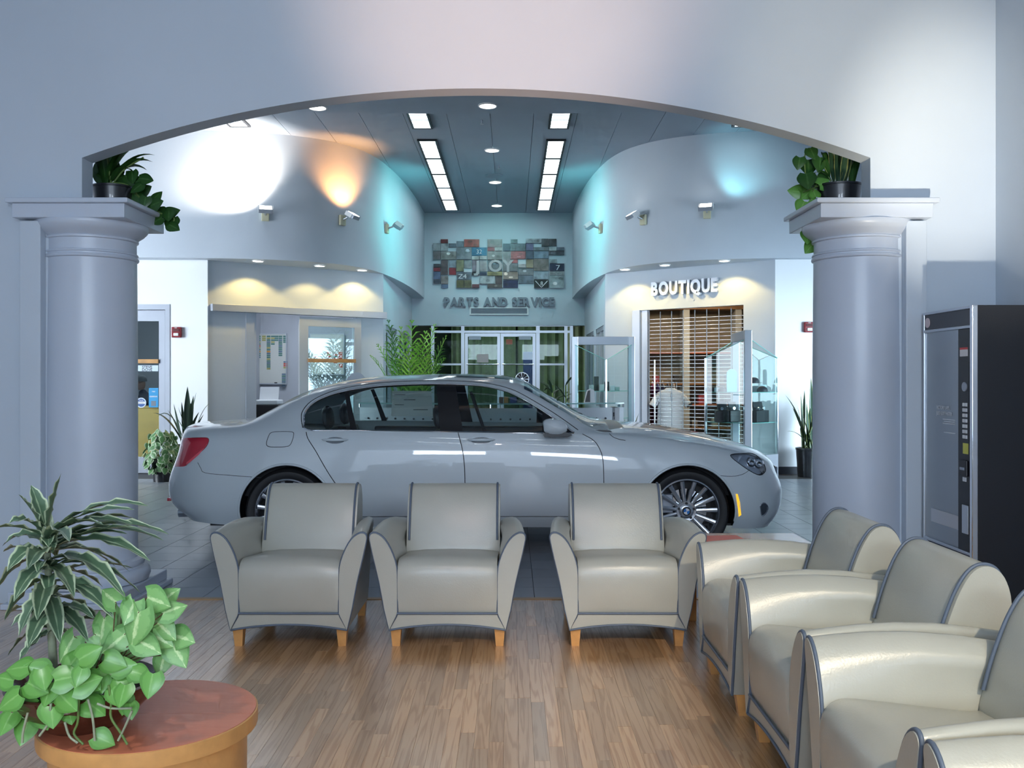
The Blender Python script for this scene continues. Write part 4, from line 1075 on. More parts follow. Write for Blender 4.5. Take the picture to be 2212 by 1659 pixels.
# ---- wall spots on the curved bulkheads
m_cream = mat('cream_fitting', (.72,.70,.50), .4)
def ray_curve(px, pts):
    k = (px-CX)/FPX
    for (xa,ya),(xb,yb) in zip(pts[:-1],pts[1:]):
        fa, fb = xa-k*ya, xb-k*yb
        if fa*fb <= 0 and abs(fa-fb) > 1e-9:
            t = fa/(fa-fb); q = Vector((xa+(xb-xa)*t, ya+(yb-ya)*t)); d = Vector((xb-xa,yb-ya)).normalized()
            return q, d
clr = [(-.6-x,y) for x,y in cl]
def wall_spot(px, py, pts, yaw, label, energy, col, up, ang, side=0., off=.34):
    q, d = ray_curve(px, pts); nr = Vector((-d.y,d.x)); nr = nr if nr.y < 0 else -nr
    z = PZ(py,q.y); t = thing('wall_spot', label, 'wall lamp', (q.x,q.y,z), math.atan2(nr.y,nr.x)+PI/2, 'wall spots on the curved walls')
    ob('wall_box', MB().bbox(-.055,.055,-.05,-.001,-.09,.07,.008), m_cream, t)
    ob('arm', MB().tube([(0,-.05,0),(.03*yaw,-.12,.03)],.014,10), m_alu, t, 60)
    M = Matrix.Translation((.08*yaw,-.20,.05)) @ Matrix.Rotation(yaw*.5,4,'Z') @ Matrix.Rotation(.55,4,'X')
    ob('lamp_head', MB().obox(M,.10,.075,.03), m_alu2, t)
    ob('lamp_glass', MB().obox(M @ Matrix.Translation((0,0,.032)),.085,.06,.003), m_disc, t)
    for s in (-1,1): ob('yoke', MB().obox(M @ Matrix.Translation((s*.105,.02,.0)),.004,.06,.035), m_white, t)
    if energy:
        lx, ly = q.x+nr.x*off+d.x*side, q.y+nr.y*off+d.y*side
        lamp('wall_spot_lamp','SPOT',(lx,ly,z+.12),(q.x+d.x*side*2,q.y+d.y*side*2,z+up),energy,col,.06,ang,.7)
wall_spot(573,465,cl,0,'wall spot at the left of the left curved wall, throwing the widest white glow',200,(1,.88,.76),.7,140,-.25)
wall_spot(737,475,cl,.7,'wall spot in the middle of the left curved wall, with an orange glow above',90,(1,.42,.12),.75,95)
wall_spot(833,493,cl,1,'wall spot at the right of the left curved wall, in the turquoise glow',62,CYAN,.15,130,.35,1.25)
wall_spot(1300,493,clr,-1,'wall spot at the left of the right curved wall, in a turquoise glow',62,CYAN,.15,130,.35,1.25)
wall_spot(1392,474,clr,-.8,'wall spot in the middle of the right curved wall, unlit',0,CYAN,.6,100)
wall_spot(1528,460,clr,0,'wall spot at the right of the right curved wall, above the boutique letters',14,(.35,.92,1.0),.8,100,-.3)
# ---- lettering
m_sign = mat('sign_silver', (.52,.56,.62), .35, metal=.3)
m_sign2 = mat('sign_slate', (.22,.25,.31), .45)
def sign(txt, M, width, height, m, depth, label, gapf=.10, space=.55, bold=.05):
    t = thing('letter_sign', label, 'sign', M.translation); t.rotation_euler = M.to_euler()
    x = 0; its = []
    for c in txt:
        if c == ' ': x += space*height; continue
        me = textmesh(c, 1.0, depth/ (height/.73) , bold, 1.0, 'LEFT')
        xs_ = [v.co.x for v in me.vertices]; w = max(xs_)-min(xs_)
        for v in me.vertices: v.co.x -= min(xs_)
        k = height/.73; its.append((me, x, k, w*k)); x += w*k+gapf*height
    tot = x-gapf*height; sx = width/tot
    for me, x0, k, w in its:
        ys_ = [v.co.y for v in me.vertices]
        for v in me.vertices: v.co = Vector((v.co.x*k*sx, (v.co.y)*k, v.co.z*k+depth*1.2))
        me.materials.append(m); o = bpy.data.objects.new('letter', me); C.objects.link(o); o.parent = t; o.location = (x0*sx,0,0)
    return t
s0, s1 = on_line(1411,D,Cc), on_line(1553,D,Cc)
sign('BOUTIQUE', line_m(D,Cc,s0,2.765,.0), s1-s0, .205, m_sign, .03, 'raised silver BOUTIQUE letters above the shop grille')
sign('PARTS AND SERVICE', frame_m((PX(960,YF),YF,PZ(661,YF)),(1,0,0)), PX(1197,YF)-PX(960,YF), .185, m_sign2, .03, 'slate PARTS AND SERVICE letters above the far doors')
# recessed slot panel under the letters
t = thing('wall_grille', 'long narrow framed vent below the far wall letters', 'vent', (PX(1078,YF),YF,PZ(672,YF)))
hw = (PX(1142,YF)-PX(1015,YF))/2; hh = .085
ob('frame', MB().box(-hw,hw,-.03,-.001,hh-.025,hh).box(-hw,hw,-.03,-.001,-hh,-hh+.025).box(-hw,-hw+.03,-.03,-.001,-hh+.025,hh-.025).box(hw-.03,hw,-.03,-.001,-hh+.025,hh-.025), m_white, t)
ob('backing', MB().box(-hw+.03,hw-.03,-.008,-.001,-hh+.025,hh-.025), m_sign2, t)
for i in range(5): z = -hh+.035+i*.025; ob('slat', MB().box(-hw+.03,hw-.03,-.022,-.008,z,z+.006), m_alu2, t)
# ---- photo collage on the far wall
PAN = [(222,118,332,180,(.30,.05,.06)),(110,178,222,295,(.55,.58,.62)),(222,182,332,295,(.62,.66,.70)),(340,180,452,240,(.20,.25,.32)),(455,145,565,238,(.28,.34,.42)),(570,118,800,235,(.72,.16,.13)),
(110,300,220,425,(.36,.32,.35)),(224,300,452,425,(.48,.47,.46)),(458,240,683,420,(.38,.41,.47)),(686,240,912,365,(.06,.30,.55)),(686,372,800,425,(.80,.86,.88)),(803,368,912,425,(.70,.74,.80)),
(918,118,1140,236,(.40,.25,.27)),(918,240,1030,295,(.40,.05,.09)),(1034,240,1140,295,(.62,.62,.66)),(1265,118,1370,178,(.30,.36,.42)),(1148,182,1260,295,(.08,.10,.20)),(1265,182,1488,295,(.22,.25,.30)),
(1490,112,1720,178,(.62,.65,.72)),(1725,112,1830,225,(.12,.13,.15)),(1835,112,1950,225,(.14,.15,.17)),(1490,182,1603,292,(.20,.18,.35)),(1610,238,1832,292,(.34,.38,.44)),(1840,238,1950,295,(.70,.80,.84)),(1954,238,2065,293,(.24,.28,.36)),
(1840,298,2065,355,(.10,.11,.14)),(918,300,1143,427,(.36,.37,.40)),(1148,300,1260,475,(.38,.40,.45)),(1265,298,1490,415,(.70,.22,.25)),(1495,298,1605,415,(.14,.18,.28)),(1610,298,1832,408,(.34,.44,.58)),
(228,430,332,650,(.22,.16,.18)),(345,430,452,542,(.45,.52,.62)),(345,545,452,650,(.42,.04,.06)),(456,430,568,600,(.40,.42,.26)),(572,430,683,552,(.50,.55,.60)),(690,428,800,600,(.36,.33,.42)),(804,428,912,600,(.55,.56,.62)),
(918,430,1143,600,(.24,.28,.34)),(1148,480,1372,600,(.30,.32,.36)),(1265,420,1372,475,(.62,.18,.20)),(1380,490,1490,545,(.66,.62,.66)),(1495,420,1605,548,(.42,.34,.24)),(1610,412,1832,590,(.42,.36,.34)),(1845,415,1955,475,(.60,.66,.72)),(1845,480,2065,592,(.04,.05,.12)),
(115,485,220,540,(.12,.11,.14)),(115,544,220,600,(.45,.05,.08)),(115,605,220,720,(.20,.26,.45)),(115,730,222,780,(.10,.12,.18)),(228,665,335,785,(.48,.42,.42)),(228,790,335,850,(.22,.30,.50)),
(458,606,683,720,(.28,.33,.42)),(458,730,570,845,(.22,.21,.10)),(574,730,683,845,(.26,.24,.13)),(690,610,800,658,(.02,.02,.03)),(804,610,912,658,(.06,.08,.18)),(690,790,800,845,(.28,.10,.12)),(808,668,1030,785,(.62,.68,.74)),(1035,668,1143,785,(.20,.15,.16)),(918,604,1143,664,(.55,.50,.25)),
(918,790,1143,845,(.22,.19,.18)),(1150,606,1376,718,(.50,.40,.36)),(1150,730,1376,843,(.05,.06,.18)),(1380,550,1605,655,(.36,.39,.44)),(1380,660,1605,780,(.28,.34,.44)),(1610,600,1832,715,(.55,.64,.76)),(1612,722,1832,845,(.02,.03,.03)),(1845,600,2065,655,(.78,.80,.84)),(1845,662,2065,848,(.62,.72,.76))]
col = thing('photo_collage', 'collage of photo panels on the far wall above the letters', 'wall art', (PX(1078,YF),YF,PZ(570,YF)))
o0 = Vector((PX(1078,YF),YF,PZ(570,YF))); rp = random.Random(9)
def cpan(x0,y0,x1,y1):
    return (PX(920+x0*.14467,YF)-o0.x+.003, PX(920+x1*.14467,YF)-o0.x-.003, PZ(500+y1*.14467,YF)-o0.z+.003, PZ(500+y0*.14467,YF)-o0.z-.003)
for i,(x0,y0,x1,y1,c) in enumerate(PAN):
    a_,b_,z0,z1 = cpan(x0,y0,x1,y1); dpt = rp.choice((.03,.045,.06))
    pn = ob('photo_panel', MB().box(a_,b_,-dpt,-.004,z0,z1), m_photo, col, col=tuple(v*.62 for v in c))
    # printed motif on larger panels: a few darker / lighter shapes
    if b_-a_ > .2 and i not in (9,45,66,67,68):
        for q in range(2):
            cx_ = rp.uniform(a_+.06,b_-.06); cz_ = rp.uniform(z0+.04,z1-.04); r1 = rp.uniform(.03,.055); r2 = rp.uniform(.015,.035); kk = rp.choice((.35,1.7,.5))
            pts = [(min(max(cx_+r1*math.cos(2*PI*s/10),a_),b_),min(max(cz_+r2*math.sin(2*PI*s/10),z0),z1)) for s in range(10)]
            ob('print', MB().add([(x,-dpt-.001-.0006*q,z) for x,z in pts],[tuple(range(10))]), m_photo, pn, col=tuple(min(.9,v*kk+.02) for v in c))
m_pw = mat('print_white',(.75,.78,.82),.5); m_pg = mat('print_grey',(.40,.41,.45),.5)
def ptxt(s_, x, y, size, m, dz=.066, sx=1.0, bold=0.0):
    a_,_,_,z = cpan(x,y,x,y); text('print_text', s_, size, m, col, frame_m((a_,-dz,z),(1,0,0)), .0005, bold, sx, 'LEFT')
ptxt('32', 750,335, .13, m_pw); ptxt('Z4', 480,705,.14,m_pw,sx=1.2); ptxt('7', 1930,580,.16,m_pw,sx=1.3)
ptxt('8', 1705,805,.12,m_pw); 
for sg in (-1,1):
    a_,_,_,z0 = cpan(1722,838,1722,838); 
    b1,_,_,z1 = cpan(1722+sg*90,740,1722+sg*90,740)
    ob('print_bar', MB().add([(a_-.008,-.067,z0),(a_+.008,-.067,z0),(b1+.012,-.067,z1),(b1-.012,-.067,z1)],[(0,1,2,3)]), m_pw, col)
ptxt('J', 740,605,.34,m_pg,sx=1.2,bold=.01); ptxt('O', 930,600,.36,m_pg,sx=1.05,bold=.01); ptxt('Y', 1150,600,.36,m_pg,sx=1.0,bold=.01)
ptxt('M1  M3  M5  M6', 1520,155,.035,m_ink); ptxt('twenty  years', 1860,640,.04,m_ink)
for i in range(5): 
    a_,b_,z0,z1 = cpan(1870,690+28*i,2040-(i*23)%60,694+28*i); ob('print_line', MB().box(a_,b_,-.0672,-.0662,z0,z1+.004), m_pg, col)
# ---- far storefront: frame, doors, sidelights
YS = YF+.10
sf = MB()
def sbar(b, x0,x1,y0,y1,d0=0.,d1=.10): b.box(PX(x0,YS),PX(x1,YS),YS+d0,YS+d1,PZ(y1,YS),PZ(y0,YS)); return b
zb_ = CY+EYE/YS*FPX
for x0,x1 in ((931,938),(996,1003),(1158,1166),(1219,1226),(1231,1238)): sbar(sf,x0,x1,702,zb_)
for y0,y1 in ((702,705),(714,719)): sbar(sf,938,1231,y0,y1,.005,.095)
for x0,x1 in ((938,996),(1166,1219)): sbar(sf,x0,x1,785,789,.01,.09); sbar(sf,x0,x1,945,zb_,.01,.09)
sfo = struct('window_8', sf, m_alu)
m_sglass = glassmat('storefront_glass', (.62,.72,.68), .008)
for x0,x1,y0,y1 in ((938,996,705,714),(1003,1158,705,714),(1166,1219,705,714),(938,996,719,785),(1166,1219,719,785),(938,996,789,945),(1166,1219,789,945)):
    ob('pane', MB().box(PX(x0,YS),PX(x1,YS),YS+.045,YS+.052,PZ(y1,YS),PZ(y0,YS)), m_sglass, sfo)
for i,(x0,x1) in enumerate(((1004,1080.5),(1081.5,1157))):
    b = MB(); w = 6.5
    sbar(b,x0,x0+w,720,zb_,.02,.07); sbar(b,x1-w,x1,720,zb_,.02,.07); sbar(b,x0+w,x1-w,720,727,.02,.07); sbar(b,x0+w,x1-w,940,zb_,.02,.07)
    dr = struct('door_%d'%(i+1), b, m_alu)
    ob('pane', MB().box(PX(x0+w,YS),PX(x1-w,YS),YS+.04,YS+.046,PZ(940,YS),PZ(727,YS)), glassmat('door_glass',(.58,.70,.66),.01), dr)
    ob('push_bar', MB().tube([(PX(x0+4,YS),YS-.03,PZ(787,YS)),(PX(x1-4,YS),YS-.03,PZ(787,YS))],.018,10), m_chrome, dr, 60)
    cx0 = x0+9 if i == 0 else x1-36
    ob('door_closer', MB().box(PX(cx0,YS),PX(cx0+26,YS),YS-.04,YS+.02,PZ(734,YS),PZ(726,YS)), m_alu2, dr)
n_ = ob('paper_notice', MB().box(PX(1030,YS),PX(1055,YS),YS+.034,YS+.038,PZ(783,YS),PZ(765,YS)), mat('pinkish_paper',(.72,.62,.62),.7)); tag(n_,'pale paper notice taped inside the left far door','notice')
ex = ob('exit_sign', MB().bbox(PX(1093,21.5),PX(1107,21.5),21.5,21.56,PZ(744,21.5),PZ(733,21.5),.01), mat('exit_red',(.8,.2,.15),.4,emit=.4)); tag(ex,'small red exit sign seen through the right far door','sign')
bb = ob('blue_board', MB().bbox(PX(1130,23),PX(1152,23),23,23.05,0,PZ(760,23),.01), m_any, col=(.03,.06,.30)); tag(bb,'dark blue board standing behind the right far door','board')
# pale curtains in the service room
m_cur = mat('curtain_green',(.30,.36,.24),.8,var=.25,vscale=3)
for i,(x0,x1) in enumerate(((-1.6,.1),(.15,2.2))):
    rows = []
    for z in (0.02,3.1): rows.append([(x0+(x1-x0)*k/48, 24.4+.08*math.sin(k*1.3), z) for k in range(49)])
    tag(ob('curtain', MB().grid(rows), m_cur, None, 60), 'olive curtain panel behind the %s far door'%('left','right')[i], 'curtain', 'service room curtains')
lamp('service_room_lamp','AREA',(-.2,22.5,3.1),(-.2,22.6,0),60,(.9,1,.85),(2.5,1.5))
tag(ob('ceiling_light', MB().box(-1.4,1.0,22.3,22.9,3.12,3.18), m_lens), 'light panel in the room behind the far doors','ceiling light')
# corridor spotlight on the collage wall
lamp('collage_lamp','SPOT',(-.3,17.8,4.95),(-.3,YF,3.6),95,(.40,.92,.90),.1,75,.9)
# ---- fire alarms
m_alarm = mat('alarm_red',(.24,.012,.02),.35)
for x,y,z,lb in ((PX(383,YW),YW,PZ(718,YW),'red fire alarm strobe on the white wall at the left'),(PX(1746,YW-.06),YW-.06,PZ(707,YW-.06),'red fire alarm strobe on the white wall at the right')):
    t = thing('fire_alarm', lb, 'fire alarm', (x,y,z), group='fire alarm strobes')
    ob('housing', MB().bbox(-.072,.072,-.055,-.001,-.078,.078,.012), m_alarm, t); ob('strobe', MB().bbox(-.035,.04,-.072,-.055,-.055,-.012,.008), m_white, t)
    ob('grille', MB().bbox(-.05,.05,-.060,-.055,.01,.05,.003), mat('alarm_dark',(.10,.008,.012),.5), t)
    text('word', 'FIRE', .022, m_white, t, frame_m((0,-.061,.056),(1,0,0)), .0004)
# ---- left glass door with name plate and posters
dm = MB().box(dX0,dX1,YW-.01,YW+.06,2.44,2.52).box(dX1-.07,dX1,YW-.01,YW+.06,0,2.44).box(dX0,dX0+.07,YW-.01,YW+.06,0,2.44)
struct('trim_4', dm, m_alu2)
b = MB(); a_, c_ = dX0+.075, dX1-.075
b.box(a_,a_+.09,YW,YW+.045,.01,2.43).box(c_-.09,c_,YW,YW+.045,.01,2.43).box(a_+.09,c_-.09,YW,YW+.045,2.27,2.43).box(a_+.09,c_-.09,YW,YW+.045,.01,.25)
d3 = struct('door_3', b, m_alu2)
ob('pane', MB().box(a_+.09,c_-.09,YW+.02,YW+.026,.25,2.27), m_glass, d3)
ob('push_bar', MB().bbox(a_+.02,c_-.09,YW-.03,YW-.001,PZ(785,YW),PZ(776,YW),.006), m_wood, d3)
xr = c_-.10
npl = ob('name_plate', MB().bbox(xr-.36,xr-.005,YW+.012,YW+.019,PZ(802,YW),PZ(789,YW),.002), m_any, None, col=(.62,.74,.88)); tag(npl,'pale blue name plate on the left glass door','name plate')
for i,tx in enumerate(('STEVE','DOVE')): text('name_text', tx, .052, m_ink, npl, frame_m((xr-.17,YW+.0115,PZ(795.3+6*i,YW)),(1,0,0)), .0004, .001, 1.1)
pst = ob('door_poster', MB().box(xr-.145,xr-.005,YW+.012,YW+.019,PZ(880,YW),PZ(838,YW)), m_any, None, col=(.02,.30,.62)); tag(pst,'blue advertising poster low on the left glass door','poster')
text('poster_text','CARFAX',.030,m_white,pst,frame_m((xr-.075,YW+.0115,PZ(858,YW)),(1,0,0)),.0004,.001); text('poster_text','FREE',.024,m_white,pst,frame_m((xr-.075,YW+.0115,PZ(847,YW)),(1,0,0)),.0004,.0005)
ob('poster_picture', MB().box(xr-.11,xr-.04,YW+.0108,YW+.012,PZ(877,YW),PZ(866,YW)), m_any, pst, col=(.16,.20,.25))
rb = ob('round_badge', MB().lathe([(.075,0),(.075,-.004),(.001,-.004)],32,(xr-.26,YW+.018,PZ(870,YW)),'y'), m_any, None, col=(.60,.70,.82)); tag(rb,'round blue and white badge on the left glass door','badge')
ob('badge_centre', MB().lathe([(.060,-.0042),(.060,-.0052),(.001,-.0052)],32,(xr-.26,YW+.018,PZ(870,YW)),'y'), m_any, rb, col=(.03,.10,.32))
ob('badge_band', MB().box(xr-.32,xr-.20,YW+.0112,YW+.0125,PZ(872.5,YW),PZ(867.5,YW)), m_white, rb); text('badge_text','TRIAL',.028,m_white,rb,frame_m((xr-.26,YW+.012,PZ(866,YW)),(1,0,0)),.0003); text('badge_text','CERTIFIED',.019,m_ink,rb,frame_m((xr-.26,YW+.011,PZ(871.6,YW)),(1,0,0)),.0003)
# ---- manager's desk, person and board behind that door
t = thing('reception_desk', 'honey wood desk front behind the left glass door', 'desk', (-5.55,14.02,0))
ob('front_panel', MB().bbox(-.75,.32,-.06,-.02,.12,.97,.006), mat('honey_panel',(.85,.45,.12),.35,var=.12,vscale=6), t)
ob('desk_top', MB().bbox(-.78,.35,-.08,.36,.97,1.0,.006), mat('honey_panel',(.6,.3,.1),.4), t); ob('plinth', MB().box(-.75,.32,-.04,.33,0,.12), m_alu2, t)
ob('side_panel', MB().box(.28,.32,-.02,.33,.12,.97), mat('honey_panel',(.6,.3,.1),.4), t)
# person (seated, head bowed, facing left), one continuous skinned figure
def skin_body(name, joints, edges, m, parent=None, sub=2, root=0):
    me = bpy.data.meshes.new(name); me.from_pydata([j[0] for j in joints], edges, [])
    o = bpy.data.objects.new(name+'_tmp', me); C.objects.link(o)
    md = o.modifiers.new('s','SKIN'); md.use_smooth_shade = True
    for i, j in enumerate(joints):
        sv = me.skin_vertices[0].data[i]; r = j[1]; sv.radius = (r,r) if not isinstance(r,tuple) else r
    me.skin_vertices[0].data[root].use_root = True
    o.modifiers.new('b','SUBSURF').levels = sub
    bpy.context.view_layer.update()
    dg = bpy.context.evaluated_depsgraph_get(); m2 = bpy.data.meshes.new_from_object(o.evaluated_get(dg)); m2.name = name
    bpy.data.objects.remove(o); m2.materials.clear(); m2.materials.append(m)
    for p_ in m2.polygons: p_.use_smooth = True
    q = bpy.data.objects.new(name, m2); C.objects.link(q); q.parent = parent; return q
PXp = Vector((-5.90,14.98,0))
pt = thing('person', 'person in a dark jacket and grey cap sitting behind the left glass door, looking down', 'person', PXp)
m_skin = mat('skin',(.50,.27,.18),.55)
m_jack = mat('navy_jacket',(.025,.03,.055),.8)
J = [((0,0,.52),.16),((.0,0,.72),.17),((-.02,0,.95),.18),((-.04,0,1.10),.13),((-.07,0,1.18),.06),((-.10,0,1.235),.062),
     ((-.03,-.19,1.06),.085),((-.12,-.24,.86),.06),((-.34,-.16,.94),.045),((-.44,-.12,1.0),.04),((-.03,.19,1.06),.085),((-.12,.24,.86),.06),((-.34,.16,.94),.045),((-.44,.12,1.0),.04),
     ((-.10,-.10,.50),.10),((-.42,-.12,.50),.075),((-.44,-.12,.10),.05),((-.56,-.12,.05),.045),((-.10,.10,.50),.10),((-.42,.12,.50),.075),((-.44,.12,.10),.05),((-.56,.12,.05),.045)]
E = [(0,1),(1,2),(2,3),(3,4),(4,5),(3,6),(6,7),(7,8),(8,9),(3,10),(10,11),(11,12),(12,13),(0,14),(14,15),(15,16),(16,17),(0,18),(18,19),(19,20),(20,21)]
skin_body('body', J, E, m_jack, pt)
HJ = [((-.10,0,1.22),.055),((-.115,0,1.28),.085),((-.12,0,1.35),.10),((-.12,0,1.41),.085),((-.175,0,1.27),.055),((-.215,0,1.315),.022)]
hd_ = skin_body('head', HJ, [(0,1),(1,2),(2,3),(1,4),(2,5)], m_skin, pt)
for s in (-1,1):
    ob('ear', MB().lathe([(.001,-.01),(.022,0),(.028,.008),(.001,.012)],12,(-.105,s*.095,1.32),'y'), m_skin, hd_, 60)
    ob('eye', MB().lathe([(.001,-.008),(.010,0),(.001,.008)],10,(-.205,s*.035,1.345),'x'), m_ink, hd_, 60)
ob('cap', MB().lathe([(.108,1.37),(.106,1.41),(.085,1.455),(.04,1.478),(.001,1.482)],28,(-.118,0,0),cap0=False,cap1=False).add([(-.20,-.07,1.375),(-.30,-.05,1.352),(-.31,0,1.35),(-.30,.05,1.352),(-.20,.07,1.375),(-.21,0,1.40)],[(0,1,2,5),(5,2,3,4)]), mat('cap_grey',(.16,.17,.19),.8), pt, 50)
for s in (-1,1):
    for f in range(4):
        ob('finger', MB().tube([(-.44,s*.12+(f-1.5)*.02,1.005),(-.50,s*.11+(f-1.5)*.021,1.012),(-.535-.006*(1.5-abs(f-1.5)),s*.105+(f-1.5)*.021,1.006)],[.010,.009,.007],8), m_skin, pt, 60)
    ob('thumb', MB().tube([(-.42,s*.09,1.005),(-.46,s*.065,1.012),(-.485,s*.06,1.008)],[.011,.010,.008],8), m_skin, pt, 60)
st_ = thing('office_stool', 'dark swivel seat under the person behind the left glass door', 'chair', (PXp.x+.02,PXp.y,0))
ob('seat', MB().bbox(-.22,.22,-.22,.22,.33,.40,.03), m_black, st_); ob('post', MB().lathe([(.03,.06),(.03,.33)],16), m_alu, st_)
for k in range(5): a = 2*PI*k/5; ob('foot', MB().tube([(0,0,.07),(.26*math.cos(a),.26*math.sin(a),.03)],.018,8), m_black, st_)
# board behind the person
def whiteboard(x, z0, z1, w, y, label, tags):
    t = thing('whiteboard', label, 'whiteboard', (x,y,z0), group='office whiteboards')
    h = z1-z0
    ob('board', MB().box(-w/2,w/2,-.02,-.001,0,h), mat('board_white',(.66,.67,.64),.25), t)
    ob('frame', MB().box(-w/2-.015,w/2+.015,-.028,-.0,h,h+.015).box(-w/2-.015,w/2+.015,-.045,-.0,-.02,0).box(-w/2-.015,-w/2,-.028,-.0,0,h).box(w/2,w/2+.015,-.028,-.0,0,h), m_alu, t)
    for (u,v,n,cs) in tags:
        for i in range(n):
            c = cs[i % len(cs)]; ob('tag', MB().box(u*w-w/2,u*w-w/2+.07,-.024,-.021,v*h-.036*i-.028,v*h-.036*i), m_any, t, col=c)
    ob('marker', MB().box(w*.16,w*.24,-.045,-.022,0.001,.02), m_ink, t)
    return t
g_ = (.10,.24,.22); bl = (.12,.20,.30); rd = (.62,.10,.08); og = (.62,.26,.05); yl = (.42,.40,.14)
YB = 17.55
whiteboard((PX(548,YB)+PX(617,YB))/2, PZ(828,YB), PZ(722,YB), PX(617,YB)-PX(546,YB), YB, 'whiteboard with columns of coloured tags seen through the office opening',
 [(.12,.97,12,(g_,g_,bl,yl,g_,rd,yl,g_,og)),(.28,.97,3,(yl,)),(.42,.97,18,(g_,yl,g_,bl,g_,g_,yl,g_,og,bl,g_)),(.55,.97,5,(g_,yl)),(.66,.97,3,(g_,)),(.78,.97,11,(g_,g_,bl)),(.92,.97,4,(g_,)),(.93,.45,4,(bl,rd,rd,yl)),(.88,.20,7,(bl,g_))])
whiteboard(PX(707,YB), PZ(808,YB), PZ(722,YB), PX(743,YB)-PX(672,YB), YB, 'whiteboard seen through the sliding glass door of the office', [(.1,.5,4,(g_,rd)),(.5,.55,3,(rd,yl)),(.7,.5,5,(rd,g_)),(.85,.55,4,(rd,)),(.86,.25,2,(rd,))])
whiteboard(-5.75,1.45,2.15,.8,YB,'whiteboard on the wall behind the person',[(.2,.9,6,(bl,)),(.4,.9,3,(bl,)),(.6,.7,4,(g_,))])
t = thing('office_desk', 'office desk just inside the opening of the office', 'desk', (-3.62,15.7,0))
ob('desk_top', MB().bbox(-.75,.6,-.35,.35,.73,.76,.005), m_alu2, t)
for x in (-.7,.55): ob('leg', MB().box(x-.02,x+.02,-.3,.3,0,.73), m_alu2, t)
t = thing('printer', 'dark office printer with white paper trays on the desk', 'printer', (-4.12,15.60,.76))
ob('body', MB().bbox(-.24,.24,-.22,.22,0,.22,.02), m_black, t); ob('lid', MB().bbox(-.22,.22,-.2,.2,.22,.30,.02), m_white, t); ob('paper_support', MB().obox(Matrix.Translation((0,.12,.40)) @ Matrix.Rotation(-.3,4,'X'),.16,.008,.12), m_paper, t)
lamp('added_office_lamp','AREA',(-3.7,15.9,3.05),(-3.7,15.9,0),26,(.85,.9,1),(1.2,.6)); lamp('added_manager_lamp','AREA',(-6.0,15.6,3.05),(-6,15.6,0),18,(.85,.9,1),(1.2,.6))  # unseen room lights added to brighten the two offices
tag(ob('ceiling_light', MB().box(-4.3,-3.1,15.6,16.2,3.07,3.17), m_lens), 'added light panel inside the office','ceiling light'); tag(ob('ceiling_light', MB().box(-6.6,-5.4,15.3,15.9,3.07,3.17), mat('dim_lens',(.86,.96,1.0),.4,emit=1.2)), 'added light panel in the room behind the left glass door','ceiling light')
# ---- office opening: track, jamb, sliding door
b = MB(); wbox(b,A,B,.03,LAB+.02,2.42,2.53,-.10,-.001,.006)
tr = thing('sliding_track', 'long grey door track box across the office front', 'door track', (A.x,A.y,2.42))
o = ob('track_box', MB().add([(x-A.x,y-A.y,z-2.42) for x,y,z in b.v], b.f), m_alu2, tr)
b = MB(); wbox(b,A,B,oS0-.02,oS0+.11,0,2.42,-.03,.14); wbox(b,A,B,oS0+.11,oS0+.16,0,2.42,.02,.12)
struct('trim_5', b, m_alu2)
p0s, p1s = on_line(643,A,B), on_line(776,A,B)
sd_ = thing('sliding_door', 'grey-framed sliding glass door of the office with an orange bar', 'door', (A.x,A.y,0))
def sdb(name, s0, s1, z0, z1, m, y0=-.07, y1=-.03, parent=None):
    b = MB(); wbox(b,A,B,s0,s1,z0,z1,y0,y1); return ob(name, MB().add([(x-A.x,y-A.y,z) for x,y,z in b.v], b.f), m, parent or sd_)
m_dfr = mat('door_frame_grey',(.46,.51,.58),.4)
sdb('stile',p0s,p0s+.15,.02,2.40,m_dfr); sdb('stile',p1s-.12,p1s,.02,2.40,m_dfr); sdb('rail',p0s+.15,p1s-.12,2.25,2.40,m_dfr); sdb('rail',p0s+.15,p1s-.12,.02,.25,m_dfr)
sdb('pane',p0s+.15,p1s-.12,.25,2.25,m_glass,-.053,-.047); sdb('push_bar',p0s+.14,p1s-.11,PZ(783,14.9),PZ(775,14.9),m_wood,-.095,-.071)
# ---- boutique: jamb, rolling grille
b = MB(); wbox(b,D,Cc,gS0-.16,gS0-.02,0,2.535,-.02,.14); struct('trim_6', b, m_alu2)
gr = thing('rolling_grille', 'closed roll-down security grille of thin metal rods across the boutique', 'security grille', (D.x,D.y,0))
def gb(name, mb, m, parent=None): return ob(name, MB().add([(x-D.x,y-D.y,z) for x,y,z in mb.v], mb.f), m, parent or gr)
b = MB(); wbox(b,D,Cc,gS0-.02,gS0+.10,0,2.53,.02,.10); gb('guide_rail', b, m_alu2)
rod = None
m_rod = mat('grille_rod',(.62,.64,.68),.25,metal=.8)
d_ = (Cc-D).normalized(); nr = Vector((-d_.y,d_.x)); nr = nr if nr.y > 0 else -nr
q0 = Vector((d_.x*(gS0+.1)+nr.x*.06, d_.y*(gS0+.1)+nr.y*.06, 0)); q1 = Vector((d_.x*gS1+nr.x*.06, d_.y*gS1+nr.y*.06, 0))
rodm = MB().tube([q0,q1],.0045,6).mesh('rod',60); rodm.materials.append(m_rod)
zz = .08
while zz < 2.40:
    o = bpy.data.objects.new('rod', rodm); C.objects.link(o); o.parent = gr; o.location = (0,0,zz); zz += .0605
for i in range(9):
    s = gS0+.12+(gS1-gS0-.14)*i/8; p = Vector((d_.x*s+nr.x*.052, d_.y*s+nr.y*.052, 0))
    ob('link_chain', MB().box(p.x-.006,p.x+.006,p.y-.006,p.y+.006,.02,2.5), m_rod, gr)
b = MB(); wbox(b,D,Cc,gS0+.1,gS1,.0,.07,.03,.09); gb('bottom_bar', b, m_alu)
